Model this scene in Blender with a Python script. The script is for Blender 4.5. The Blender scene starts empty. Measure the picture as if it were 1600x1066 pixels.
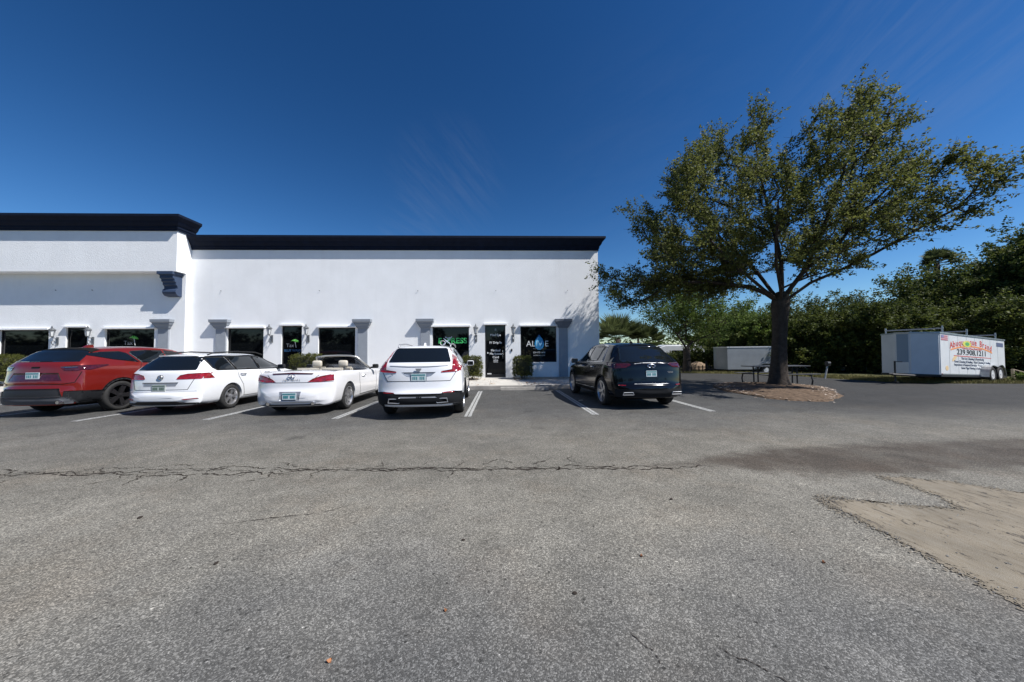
import bpy, bmesh, math, random
import numpy as np
from mathutils import Vector, Matrix
from mathutils.bvhtree import BVHTree
from mathutils.geometry import tessellate_polygon, delaunay_2d_cdt
R = math.radians
PI = math.pi
random.seed(7)
rng = np.random.default_rng(7)
S = bpy.context.scene
C = S.collection

# ------------------------------------------------------------------ camera, sky, sun, exposure
cam_d = bpy.data.cameras.new('camera')
cam = bpy.data.objects.new('camera', cam_d)
C.objects.link(cam)
cam_d.sensor_width = 36.0
cam_d.lens = 36.0 * 533.0 / 1600.0
cam_d.clip_start = 0.05
cam_d.clip_end = 3000
cam.location = (0, 0, 1.38)
cam.matrix_world = (Matrix.Translation((0, 0, 1.38)) @ Matrix.Rotation(R(-2.1), 4, 'Z')
                    @ Matrix.Rotation(R(90 + 2.15), 4, 'X') @ Matrix.Rotation(R(-0.53), 4, 'Z'))
S.camera = cam
S.view_settings.view_transform = 'Standard'
S.view_settings.look = 'None'
S.view_settings.gamma = 1
S.view_settings.exposure = 0.62

SUN = Vector((0.75, -0.34, 1.02)).normalized()      # towards the sun
sun_el = math.asin(SUN.z)
sun_az = math.atan2(SUN.x, SUN.y)
sd = bpy.data.lights.new('sun', 'SUN')
sd.energy = 4.7
sd.angle = R(0.5)
sd.color = (1.0, 0.965, 0.92)
so = bpy.data.objects.new('sun', sd)
C.objects.link(so)
so.rotation_euler = SUN.to_track_quat('Z', 'Y').to_euler()
so.location = (0, 0, 30)

W = bpy.data.worlds.new('World')
S.world = W
W.use_nodes = True
wn = W.node_tree.nodes
wl = W.node_tree.links
wn.clear()
wo = wn.new('ShaderNodeOutputWorld')
bg = wn.new('ShaderNodeBackground')
bg.inputs['Strength'].default_value = 0.0360
sky = wn.new('ShaderNodeTexSky')
sky.sky_type = 'NISHITA'
sky.sun_disc = False
sky.sun_elevation = sun_el
sky.sun_rotation = sun_az
sky.air_density = 1.0
sky.dust_density = 0.15
sky.ozone_density = 3.0
sky.altitude = 300
hs = wn.new('ShaderNodeHueSaturation')
hs.inputs['Saturation'].default_value = 1.145
hs.inputs['Value'].default_value = 1.0
# thin cirrus streaks, by direction
tc = wn.new('ShaderNodeTexCoord')
def vdot(v):
    n = wn.new('ShaderNodeVectorMath'); n.operation = 'DOT_PRODUCT'; n.inputs[1].default_value = v
    wl.new(tc.outputs['Generated'], n.inputs[0]); return n.outputs['Value']
def wmath(op, a, b):
    n = wn.new('ShaderNodeMath'); n.operation = op
    for k, q in enumerate((a, b)):
        if isinstance(q, (int, float)): n.inputs[k].default_value = q
        else: wl.new(q, n.inputs[k])
    return n.outputs[0]
def wisp(d, e1, e2, r0, stretch, amount, seed):
    """one patch of streaky cirrus around sky direction d, streaks along e1"""
    c = wn.new('ShaderNodeCombineXYZ'); wl.new(wmath('MULTIPLY', vdot(e1), 3.0), c.inputs[0]); wl.new(wmath('MULTIPLY', vdot(e2), stretch), c.inputs[1]); c.inputs[2].default_value = seed
    n = wn.new('ShaderNodeTexNoise'); n.inputs['Scale'].default_value = 1.6; n.inputs['Detail'].default_value = 8; n.inputs['Roughness'].default_value = .66; n.inputs['Distortion'].default_value = .35
    wl.new(c.outputs[0], n.inputs['Vector'])
    a = wn.new('ShaderNodeMapRange'); a.inputs['From Min'].default_value = .42; a.inputs['From Max'].default_value = .80; wl.new(n.outputs['Fac'], a.inputs['Value'])
    g_ = wn.new('ShaderNodeMapRange'); g_.interpolation_type = 'SMOOTHSTEP'; g_.inputs['From Min'].default_value = r0; g_.inputs['From Max'].default_value = 1.0; g_.inputs['To Max'].default_value = amount; wl.new(vdot(d), g_.inputs['Value'])
    return wmath('MULTIPLY', a.outputs[0], g_.outputs[0])
cloud = wisp((-0.132, 0.883, 0.451), (0.644, 0.421, -0.639), (-0.754, 0.206, -0.624), 0.985, 26, 0.10, 0.0)
for w_ in (wisp((0.699, 0.510, 0.501), (0.290, -0.838, 0.462), (0.655, -0.178, -0.734), 0.975, 20, 0.13, 3.7), wisp((-0.237, 0.907, 0.349), (0.828, 0.374, -0.418), (-0.509, 0.190, -0.839), 0.996, 30, 0.09, 7.4), wisp((0.418, 0.790, 0.448), (0.807, -0.560, 0.189), (0.400, 0.282, -0.872), 0.93, 12, 0.03, 11.100000000000001)):
    cloud = wmath('ADD', cloud, w_)
cm = wn.new('ShaderNodeMixRGB')
cm.inputs['Color2'].default_value = (5.6, 6.6, 8.6, 1)
gam = wn.new('ShaderNodeGamma')
gam.inputs['Gamma'].default_value = 1.40
wl.new(sky.outputs[0], gam.inputs['Color'])
wl.new(gam.outputs[0], hs.inputs['Color'])
wl.new(hs.outputs[0], cm.inputs['Color1'])
wl.new(cloud, cm.inputs['Fac'])
wl.new(cm.outputs[0], bg.inputs['Color'])
wl.new(bg.outputs[0], wo.inputs['Surface'])

# ------------------------------------------------------------------ object helpers
def tag(o, label=None, cat=None, group=None, kind=None):
    if label: o['label'] = label
    if cat: o['category'] = cat
    if group: o['group'] = group
    if kind: o['kind'] = kind
    return o

def empty(name, loc=(0, 0, 0), rz=0, label=None, cat=None, group=None):
    o = bpy.data.objects.new(name, None)
    C.objects.link(o)
    o.location = loc
    o.rotation_euler = (0, 0, rz)
    o.empty_display_size = 0.2
    return tag(o, label, cat, group)

def link_mesh(name, me, mats, parent=None, smooth=False):
    if not isinstance(mats, (list, tuple)): mats = [mats]
    for m in mats: me.materials.append(m)
    if smooth: me.polygons.foreach_set('use_smooth', [True] * len(me.polygons))
    o = bpy.data.objects.new(name, me)
    C.objects.link(o)
    if parent is not None: o.parent = parent
    return o

def bm_obj(name, bm, mats, parent=None, smooth=False, angle=None):
    me = bpy.data.meshes.new(name)
    bmesh.ops.recalc_face_normals(bm, faces=bm.faces)
    bm.to_mesh(me)
    bm.free()
    o = link_mesh(name, me, mats, parent, smooth or angle is not None)
    if angle is not None: me.set_sharp_from_angle(angle=R(angle))
    return o

def copy_tree(o, parent=None):
    c = o.copy()
    C.objects.link(c)
    if parent is not None: c.parent = parent
    for ch in list(o.children): copy_tree(ch, c)
    return c

def box(bm, x0, x1, y0, y1, z0, z1, bev=0.0, mi=0):
    r = bmesh.ops.create_cube(bm, size=1)
    vs = r['verts']
    for v in vs:
        v.co = Vector(((x0 + x1) / 2 + v.co.x * (x1 - x0), (y0 + y1) / 2 + v.co.y * (y1 - y0), (z0 + z1) / 2 + v.co.z * (z1 - z0)))
    fs = set(f for v in vs for f in v.link_faces)
    for f in fs: f.material_index = mi
    if bev > 0:
        es = list(set(e for v in vs for e in v.link_edges))
        bmesh.ops.bevel(bm, geom=es, offset=bev, segments=2, affect='EDGES', profile=0.5)
    return vs

def tube(bm, pts, rad, n=8, caps=True):
    pts = [Vector(p) for p in pts]
    if not isinstance(rad, (list, tuple)): rad = [rad] * len(pts)
    rings = []
    up = None
    for i, p in enumerate(pts):
        if i == 0: d = pts[1] - pts[0]
        elif i == len(pts) - 1: d = pts[-1] - pts[-2]
        else: d = (pts[i + 1] - pts[i]).normalized() + (pts[i] - pts[i - 1]).normalized()
        d.normalize()
        if up is None:
            up = Vector((0, 0, 1)) if abs(d.z) < 0.9 else Vector((1, 0, 0))
        a = d.cross(up)
        if a.length < 1e-4: a = d.cross(Vector((0, 1, 0)))
        a.normalize()
        b = a.cross(d).normalized()
        up = b
        rings.append([bm.verts.new(p + (a * math.cos(2 * PI * k / n) + b * math.sin(2 * PI * k / n)) * rad[i]) for k in range(n)])
    for i in range(len(rings) - 1):
        for k in range(n):
            bm.faces.new((rings[i][k], rings[i][(k + 1) % n], rings[i + 1][(k + 1) % n], rings[i + 1][k]))
    if caps:
        bm.faces.new(rings[0][::-1])
        bm.faces.new(rings[-1])

def lathe(bm, prof, n=32, axis='Z', origin=(0, 0, 0), closed=False):
    """prof: list of (radius, height along axis)"""
    o = Vector(origin)
    rings = []
    for r, h in prof:
        ring = []
        for k in range(n):
            c, s = math.cos(2 * PI * k / n) * r, math.sin(2 * PI * k / n) * r
            v = {'Z': (c, s, h), 'X': (h, c, s), 'Y': (c, h, s)}[axis]
            ring.append(bm.verts.new(o + Vector(v)))
        rings.append(ring)
    pairs = list(zip(rings[:-1], rings[1:]))
    if closed: pairs.append((rings[-1], rings[0]))
    for a, b in pairs:
        for k in range(n):
            bm.faces.new((a[k], a[(k + 1) % n], b[(k + 1) % n], b[k]))
    if not closed:
        if prof[0][0] > 1e-4: bm.faces.new(rings[0][::-1])
        if prof[-1][0] > 1e-4: bm.faces.new(rings[-1])
    bmesh.ops.remove_doubles(bm, verts=bm.verts, dist=1e-5)

def prism(bm, poly, y0, y1, plane='XZ', mi=0):
    def mk(p, d):
        return {'XZ': (p[0], d, p[1]), 'YZ': (d, p[0], p[1]), 'XY': (p[0], p[1], d)}[plane]
    a = [bm.verts.new(mk(p, y0)) for p in poly]
    b = [bm.verts.new(mk(p, y1)) for p in poly]
    n = len(poly)
    fs = [bm.faces.new(a), bm.faces.new(b[::-1])]
    for i in range(n):
        fs.append(bm.faces.new((a[i], b[i], b[(i + 1) % n], a[(i + 1) % n])))
    for f in fs: f.material_index = mi

def text(name, s, size, loc, rot, mat, parent=None, off=0.0, align='CENTER', sx=1.0, spacing=1.0, ext=0.002):
    cu = bpy.data.curves.new(name, 'FONT')
    cu.body = s
    cu.size = size
    cu.align_x = align
    cu.align_y = 'CENTER'
    cu.extrude = ext
    cu.offset = off
    cu.space_character = spacing
    cu.resolution_u = 3
    t = bpy.data.objects.new(name, cu)
    C.objects.link(t)
    dg = bpy.context.evaluated_depsgraph_get()
    me = bpy.data.meshes.new_from_object(t.evaluated_get(dg))
    bpy.data.objects.remove(t)
    me.name = name
    me.materials.clear()
    me.transform(Matrix.Diagonal((sx, 1, 1, 1)))
    o = link_mesh(name, me, mat, parent)
    o.location = loc
    o.rotation_euler = rot
    return o

# ------------------------------------------------------------------ material helpers
def mat(name, col, rough=0.6, metal=0.0, spec=0.5, coat=0.0, var=0.0, vscale=3.0, bump=0.0, bscale=40.0, emis=None, alpha=None, detail=4):
    m = bpy.data.materials.new(name)
    m.use_nodes = True
    nt = m.node_tree
    b = nt.nodes['Principled BSDF']
    b.inputs['Base Color'].default_value = (*col, 1)
    b.inputs['Roughness'].default_value = rough
    b.inputs['Metallic'].default_value = metal
    b.inputs['Specular IOR Level'].default_value = spec
    b.inputs['Coat Weight'].default_value = coat
    b.inputs['Coat Roughness'].default_value = 0.04
    if var or bump:
        t = nt.nodes.new('ShaderNodeTexCoord')
    if var:
        n = nt.nodes.new('ShaderNodeTexNoise')
        n.inputs['Scale'].default_value = vscale
        n.inputs['Detail'].default_value = detail
        n.inputs['Roughness'].default_value = 0.6
        nt.links.new(t.outputs['Object'], n.inputs['Vector'])
        r = nt.nodes.new('ShaderNodeMapRange')
        r.inputs['From Min'].default_value = 0.3
        r.inputs['From Max'].default_value = 0.7
        r.inputs['To Min'].default_value = 1 - var
        r.inputs['To Max'].default_value = 1 + var
        nt.links.new(n.outputs['Fac'], r.inputs['Value'])
        x = nt.nodes.new('ShaderNodeVectorMath')
        x.operation = 'SCALE'
        x.inputs[0].default_value = col
        nt.links.new(r.outputs[0], x.inputs['Scale'])
        nt.links.new(x.outputs[0], b.inputs['Base Color'])
    if bump:
        n2 = nt.nodes.new('ShaderNodeTexNoise')
        n2.inputs['Scale'].default_value = bscale
        n2.inputs['Detail'].default_value = 5
        nt.links.new(t.outputs['Object'], n2.inputs['Vector'])
        bp = nt.nodes.new('ShaderNodeBump')
        bp.inputs['Strength'].default_value = bump
        bp.inputs['Distance'].default_value = 0.02
        nt.links.new(n2.outputs['Fac'], bp.inputs['Height'])
        nt.links.new(bp.outputs[0], b.inputs['Normal'])
    return m

def paint(name, col, flake=0.0, rough=0.3):
    m = mat(name, col, rough=rough, coat=1.0, metal=flake)
    return m

def leaf_mat(name, c1, c2, c3=None, trans=0.35):
    m = bpy.data.materials.new(name)
    m.use_nodes = True
    nt = m.node_tree
    nt.nodes.clear()
    out = nt.nodes.new('ShaderNodeOutputMaterial')
    g = nt.nodes.new('ShaderNodeNewGeometry')
    t = nt.nodes.new('ShaderNodeTexCoord')
    n = nt.nodes.new('ShaderNodeTexNoise')
    n.inputs['Scale'].default_value = 0.9
    n.inputs['Detail'].default_value = 3
    nt.links.new(t.outputs['Object'], n.inputs['Vector'])
    add = nt.nodes.new('ShaderNodeMath'); add.operation = 'MULTIPLY_ADD'
    add.inputs[1].default_value = 0.55
    nt.links.new(g.outputs['Random Per Island'], add.inputs[0])
    sc = nt.nodes.new('ShaderNodeMapRange')
    sc.inputs['From Min'].default_value = 0.3; sc.inputs['From Max'].default_value = 0.7
    sc.inputs['To Max'].default_value = 0.45
    nt.links.new(n.outputs['Fac'], sc.inputs['Value'])
    nt.links.new(sc.outputs[0], add.inputs[2])
    cr = nt.nodes.new('ShaderNodeValToRGB')
    cr.color_ramp.elements[0].color = (*c1, 1)
    cr.color_ramp.elements[0].position = 0.1
    cr.color_ramp.elements[1].color = (*c2, 1)
    cr.color_ramp.elements[1].position = 0.85
    if c3:
        e = cr.color_ramp.elements.new(0.97); e.color = (*c3, 1)
    nt.links.new(add.outputs[0], cr.inputs['Fac'])
    p = nt.nodes.new('ShaderNodeBsdfPrincipled')
    p.inputs['Roughness'].default_value = 0.62
    p.inputs['Specular IOR Level'].default_value = 0.22
    tr = nt.nodes.new('ShaderNodeBsdfTranslucent')
    mx = nt.nodes.new('ShaderNodeMixShader')
    mx.inputs['Fac'].default_value = trans
    nt.links.new(cr.outputs[0], p.inputs['Base Color'])
    nt.links.new(cr.outputs[0], tr.inputs['Color'])
    nt.links.new(p.outputs[0], mx.inputs[1])
    nt.links.new(tr.outputs[0], mx.inputs[2])
    nt.links.new(mx.outputs[0], out.inputs['Surface'])
    return m

M = {}
M['black'] = mat('black_plastic', (0.012, 0.012, 0.013), 0.55)
M['gapdark'] = mat('dark_gap', (0.01, 0.01, 0.01), 0.9, spec=0.1)
M['cladding'] = mat('dark_cladding', (0.010, 0.011, 0.013), 0.7, spec=.2, var=0.15, vscale=20)
M['glass'] = mat('tinted_glass', (0.006, 0.008, 0.010), 0.03, spec=0.55, coat=0.3)
M['chrome'] = mat('chrome', (0.75, 0.76, 0.78), 0.16, metal=1.0)
M['silver'] = mat('silver_plastic', (0.34, 0.35, 0.37), 0.35, metal=0.5)
M['rubber'] = mat('tyre_rubber', (0.018, 0.018, 0.018), 0.82, var=0.3, vscale=12)
M['alloy'] = mat('alloy_rim', (0.60, 0.60, 0.61), 0.3, metal=0.9, var=0.15, vscale=8)
M['darkalloy'] = mat('dark_alloy_rim', (0.03, 0.03, 0.033), 0.3, metal=0.5)
M['lamp_red'] = mat('red_lamp_lens', (0.23, 0.006, 0.008), 0.12, coat=1.0, var=0.45, vscale=18)
M['lamp_dark'] = mat('smoked_lamp_lens', (0.05, 0.006, 0.008), 0.10, coat=1.0, var=0.4, vscale=20)
M['lamp_clear'] = mat('clear_lamp_lens', (0.6, 0.6, 0.62), 0.15, coat=1.0)
M['plate'] = mat('number_plate', (0.50, 0.58, 0.60), 0.4, var=0.12, vscale=25)
M['plateteal'] = mat('teal_plate_print', (0.05, 0.22, 0.24), 0.5)
M['white_ink'] = mat('white_vinyl', (0.85, 0.85, 0.85), 0.5)

# ------------------------------------------------------------------ GROUND AND PAVING
def node(nt, t, **kw):
    n = nt.nodes.new(t)
    for k, v in kw.items():
        if k in ('operation', 'blend_type', 'feature', 'data_type', 'interpolation_type', 'clamp', 'noise_dimensions', 'distance'): setattr(n, k, v)
        else: n.inputs[k.replace('_', ' ')].default_value = v
    return n

def asphalt_mat():
    m = bpy.data.materials.new('asphalt'); m.use_nodes = True
    nt = m.node_tree; L = nt.links; b = nt.nodes['Principled BSDF']
    tc_ = node(nt, 'ShaderNodeTexCoord'); sx = node(nt, 'ShaderNodeSeparateXYZ'); L.new(tc_.outputs['Object'], sx.inputs[0])
    def math_(op, a, b_=None, c=None, clamp=False):
        n = nt.nodes.new('ShaderNodeMath'); n.operation = op; n.use_clamp = clamp
        for i, v in enumerate((a, b_, c)):
            if v is None: continue
            if isinstance(v, (int, float)): n.inputs[i].default_value = v
            else: L.new(v, n.inputs[i])
        return n.outputs[0]
    def noise(scale, detail=3, rough=.55, dist=0.0, vec=None):
        n = node(nt, 'ShaderNodeTexNoise', Scale=scale, Detail=detail, Roughness=rough, Distortion=dist)
        L.new(vec if vec is not None else tc_.outputs['Object'], n.inputs['Vector']); return n.outputs['Fac']
    def rng_(v, a, b_, c, d, smooth=False):
        n = node(nt, 'ShaderNodeMapRange'); n.interpolation_type = 'SMOOTHSTEP' if smooth else 'LINEAR'
        L.new(v, n.inputs['Value'])
        for k, x in zip(('From Min', 'From Max', 'To Min', 'To Max'), (a, b_, c, d)): n.inputs[k].default_value = x
        return n.outputs[0]
    # paler travelled lane, darker sealed bays, darker again at the near end, by distance from the kerb, edges broken by noise
    big = noise(.35, 4, .6)
    yn = math_('ADD', sx.outputs['Y'], math_('MULTIPLY', math_('SUBTRACT', big, .5), 5.0))
    w1 = rng_(yn, .6, 3.2, 0, 1, True)
    w2 = rng_(yn, 4.6, 9.6, 1, 0, True)
    lane = math_('MULTIPLY', w1, w2)
    near = rng_(yn, 2.6, 4.6, .034, 0, True)
    base = math_('ADD', math_('MULTIPLY_ADD', lane, .080, .066), near)
    patch = rng_(noise(1.1, 5, .62), .3, .7, .84, 1.16)
    base = math_('MULTIPLY', base, patch)
    # aggregate
    v = node(nt, 'ShaderNodeTexVoronoi', Scale=150.0); L.new(tc_.outputs['Object'], v.inputs['Vector'])
    sc = node(nt, 'ShaderNodeSeparateColor'); L.new(v.outputs['Color'], sc.inputs[0])
    ag = math_('POWER', sc.outputs[0], 2.6)
    fine = noise(330, 2, .7)
    agg = math_('ADD', math_('MULTIPLY_ADD', ag, 1.35, .55), math_('MULTIPLY_ADD', fine, .9, -.45))
    v2 = node(nt, 'ShaderNodeTexVoronoi', Scale=34.0); L.new(tc_.outputs['Object'], v2.inputs['Vector'])
    sc2 = node(nt, 'ShaderNodeSeparateColor'); L.new(v2.outputs['Color'], sc2.inputs[0])
    chip = rng_(sc2.outputs[1], .975, .985, 1.0, 1.9)
    hole = rng_(sc2.outputs[2], .955, .965, 1.0, .45)
    cell = rng_(v2.outputs['Distance'], .008, .013, 1, 0)
    val = math_('MULTIPLY', math_('MULTIPLY', base, agg), 1.0)
    spots = math_('MULTIPLY', chip, hole)
    spots = math_('ADD', math_('MULTIPLY', math_('SUBTRACT', spots, 1.0), rng_(v2.outputs['Distance'], .25, .35, 1, 0)), 1.0)
    val = math_('MULTIPLY', val, spots)
    # oil drips and darker blotches
    v4 = node(nt, 'ShaderNodeTexVoronoi', Scale=.9); nz4 = node(nt, 'ShaderNodeTexNoise', Scale=6.0, Detail=4.0)
    L.new(tc_.outputs['Object'], nz4.inputs['Vector']); wv4 = node(nt, 'ShaderNodeVectorMath'); wv4.operation = 'MULTIPLY_ADD'; wv4.inputs[1].default_value = (.25, .25, .25)
    L.new(nz4.outputs['Color'], wv4.inputs[0]); L.new(tc_.outputs['Object'], wv4.inputs[2]); L.new(wv4.outputs[0], v4.inputs['Vector'])
    s4 = node(nt, 'ShaderNodeSeparateColor'); L.new(v4.outputs['Color'], s4.inputs[0])
    drip = math_('MULTIPLY', rng_(v4.outputs['Distance'], .05, .20, 1, 0, True), rng_(s4.outputs[0], .55, .9, 0, 1))
    val = math_('MULTIPLY', val, math_('MULTIPLY_ADD', drip, -.38, 1.0))
    blot = rng_(noise(3.4, 5, .62), .36, .64, .90, 1.10)
    val = math_('MULTIPLY', val, blot)
    # hairline crazing
    v3 = node(nt, 'ShaderNodeTexVoronoi', Scale=.42); v3.feature = 'DISTANCE_TO_EDGE'
    wv = node(nt, 'ShaderNodeVectorMath'); wv.operation = 'ADD'
    nz = node(nt, 'ShaderNodeTexNoise', Scale=2.2, Detail=6.0, Roughness=.65); L.new(tc_.outputs['Object'], nz.inputs['Vector'])
    L.new(tc_.outputs['Object'], wv.inputs[0]); L.new(nz.outputs['Color'], wv.inputs[1]); L.new(wv.outputs[0], v3.inputs['Vector'])
    hair = rng_(v3.outputs['Distance'], .0, .006, 0, 1)
    hmask = rng_(noise(.5, 2), .50, .58, 0, 1)
    hairf = math_('SUBTRACT', 1.0, math_('MULTIPLY', math_('MULTIPLY', math_('SUBTRACT', 1.0, hair), hmask), .45))
    val = math_('MULTIPLY', val, hairf)
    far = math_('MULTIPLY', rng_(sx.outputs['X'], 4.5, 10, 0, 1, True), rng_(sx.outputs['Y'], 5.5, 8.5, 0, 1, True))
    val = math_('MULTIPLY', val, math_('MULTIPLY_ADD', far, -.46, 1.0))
    # long brown stain running out to the right
    X, Y = sx.outputs['X'], sx.outputs['Y']
    wob = math_('MULTIPLY', math_('SUBTRACT', noise(1.6, 6, .65), .5), .9)
    yc = math_('MULTIPLY_ADD', math_('SUBTRACT', X, 1.8), .055, 4.12)
    hw = math_('MINIMUM', math_('MAXIMUM', math_('MULTIPLY', math_('SUBTRACT', X, 1.7), .30), .0), .66)
    dd = math_('SUBTRACT', hw, math_('ABSOLUTE', math_('ADD', math_('SUBTRACT', Y, yc), wob)))
    stain = math_('MULTIPLY', rng_(dd, -.10, .26, 0, 1, True), rng_(X, 13, 20, 1, 0))
    stain = math_('MULTIPLY', stain, rng_(noise(1.3, 6, .65), .36, .60, .62, 1.0))
    # rusty tint south of the crack, and scattered
    rust = math_('MULTIPLY', rng_(noise(.8, 5, .7), .50, .72, 0, 1), .34)
    col = node(nt, 'ShaderNodeCombineColor')
    cr_ = math_('MULTIPLY', val, math_('MULTIPLY_ADD', lane, .06, 1.0)); cb_ = math_('MULTIPLY', val, math_('MULTIPLY_ADD', lane, -.12, .97))
    L.new(cr_, col.inputs[0]); L.new(val, col.inputs[1]); L.new(cb_, col.inputs[2])
    m1 = node(nt, 'ShaderNodeMixRGB'); m1.blend_type = 'MULTIPLY'; m1.inputs['Color2'].default_value = (1.06, .90, .76, 1)
    L.new(rust, m1.inputs['Fac']); L.new(col.outputs[0], m1.inputs['Color1'])
    m2 = node(nt, 'ShaderNodeMixRGB'); m2.blend_type = 'MULTIPLY'; m2.inputs['Color2'].default_value = (.40, .35, .325, 1)
    L.new(stain, m2.inputs['Fac']); L.new(m1.outputs[0], m2.inputs['Color1'])
    L.new(m2.outputs[0], b.inputs['Base Color'])
    b.inputs['Roughness'].default_value = .82; b.inputs['Specular IOR Level'].default_value = .3
    bp = node(nt, 'ShaderNodeBump', Strength=.55, Distance=.006)
    hgt = math_('ADD', math_('MULTIPLY', v.outputs['Distance'], -1.0), math_('MULTIPLY', fine, .5))
    L.new(hgt, bp.inputs['Height']); L.new(bp.outputs[0], b.inputs['Normal'])
    return m

def flat_poly(name, poly, z, m, kind='structure', label=None, cat=None, thick=0.0):
    bm = bmesh.new()
    vs = [bm.verts.new((p[0], p[1], z)) for p in poly]
    f = bm.faces.new(vs)
    if f.normal.z < 0: bmesh.ops.reverse_faces(bm, faces=[f])
    bmesh.ops.triangulate(bm, faces=bm.faces[:])
    me = bpy.data.meshes.new(name); bm.to_mesh(me); bm.free()
    for p in me.polygons: pass
    o = link_mesh(name, me, m)
    return tag(o, kind=kind)

flat_poly('ground', [(-900, -900), (900, -900), (900, 900), (-900, 900)], -.03,
          mat('dry_grass_soil', (.075, .075, .035), .95, spec=.1, var=.45, vscale=.7, detail=8))
flat_poly('asphalt_lot', [(-70, -60), (90, -60), (90, 6), (40, 10.8), (24, 12.4), (20.8, 12.9), (18, 13.4), (17, 14.2), (16.6, 16.3), (16.5, 18.6), (15.6, 20.3), (12.3, 22.2), (4, 24), (-70, 24)], 0.0, asphalt_mat())

M['line'] = mat('worn_line_paint', (.52, .53, .52), .8, var=.0)
nt = M['line'].node_tree
_t = nt.nodes.new('ShaderNodeTexCoord'); _n = nt.nodes.new('ShaderNodeTexNoise'); _n.inputs['Scale'].default_value = 26; _n.inputs['Detail'].default_value = 7; _n.inputs['Roughness'].default_value = .75
_r = nt.nodes.new('ShaderNodeValToRGB'); _r.color_ramp.elements[0].position = .44; _r.color_ramp.elements[0].color = (.17, .17, .165, 1); _r.color_ramp.elements[1].position = .54; _r.color_ramp.elements[1].color = (.40, .41, .40, 1)
nt.links.new(_t.outputs['Object'], _n.inputs['Vector']); nt.links.new(_n.outputs['Fac'], _r.inputs['Fac']); nt.links.new(_r.outputs[0], nt.nodes['Principled BSDF'].inputs['Base Color'])
for i, (x, y0) in enumerate([(-20.6, 7.8), (-17.75, 7.8), (-14.9, 7.8), (-12.05, 7.8), (-9.25, 7.8), (-6.43, 7.75), (-3.6, 7.62), (-.72, 7.62), (2.14, 7.62), (4.94, 7.8)]):
    for dx in (-.045, .045):       # each bay line is a pair of worn strokes
        bm = bmesh.new()
        n = 40
        prev = None
        for k in range(n + 1):
            y = y0 + (12.75 - y0) * k / n
            a = bm.verts.new((x + dx - .034 + random.uniform(-.003, .003), y, .004)); b_ = bm.verts.new((x + dx + .034 + random.uniform(-.003, .003), y, .004))
            if prev: bm.faces.new((prev[0], prev[1], b_, a))
            prev = (a, b_)
        o = bm_obj('parking_line', bm, M['line']); tag(o, kind='structure')

# cracks: narrow irregular ribbons lying in the asphalt
M['crack'] = mat('crack_dirt', (.034, .028, .024), .95, spec=.1)
rc = random.Random(5)
def crack(path, w0, name='pavement_crack', step=.035, jit=.022):
    bm = bmesh.new(); pts = []
    for a, b_ in zip(path[:-1], path[1:]):
        n = max(2, int(math.dist(a, b_) / step))
        for k in range(n): pts.append((a[0] + (b_[0] - a[0]) * k / n, a[1] + (b_[1] - a[1]) * k / n))
    pts.append(path[-1])
    off = 0; prev = None
    for i, p in enumerate(pts):
        off = off * .85 + rc.gauss(0, jit)
        w = w0 * rc.choice([.15, .5, .9, 1.2, 1.5]) * (1 if 3 < i < len(pts) - 4 else .3)
        d = Vector(pts[min(i + 1, len(pts) - 1)]) - Vector(pts[max(i - 1, 0)]); d.normalize()
        n_ = Vector((-d.y, d.x)); c = Vector(p) + n_ * off
        a = bm.verts.new((*(c - n_ * w / 2), .0035)); b_ = bm.verts.new((*(c + n_ * w / 2), .0035))
        if prev: bm.faces.new((prev[0], prev[1], b_, a))
        prev = (a, b_)
    tag(bm_obj(name, bm, M['crack']), kind='structure')
crack([(-9.5, 4.36), (-6.0, 4.30), (-3.6, 4.20), (-2.0, 4.24), (.0, 4.16), (1.9, 4.12)], .020)
crack([(-9.5, 4.50), (-6.2, 4.42), (-5.0, 4.30), (-3.4, 4.34), (-1.4, 4.20), (.6, 4.14)], .015)
crack([(.0, 4.13), (1.0, 4.10), (2.6, 4.08)], .022)
for k in range(30):
    x = -6.6 + k * .29 + rc.uniform(-.15, .15); y = 4.24 + rc.uniform(-.03, .05); s = rc.choice([-1, 1]); L_ = rc.uniform(.12, .42)
    crack([(x, y), (x + rc.uniform(-.1, .1), y + s * L_ * .4), (x + rc.uniform(-.3, .3), y + s * L_)], rc.choice([.008, .013, .018]), step=.025, jit=.014)
crack([(-6.4, 4.36), (-5.2, 4.40), (-4.0, 4.29), (-2.6, 4.30), (-1.2, 4.26), (.4, 4.2)], .012)
crack([(-5.6, 4.3), (-4.9, 4.42), (-4.2, 4.55), (-3.7, 4.62)], .010)
crack([(-2.4, 2.95), (-2.0, 3.02), (-1.6, 3.1), (-1.3, 3.3)], .007, jit=.01)
crack([(1.0, 1.62), (1.12, 1.52), (1.2, 1.42), (1.27, 1.33)], .0045, step=.012, jit=.004)
crack([(1.75, 2.6), (1.86, 2.45)], .006, step=.02, jit=.006)
crack([(.62, 1.75), (.70, 1.60), (.72, 1.5)], .0035, step=.012, jit=.004)

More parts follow.
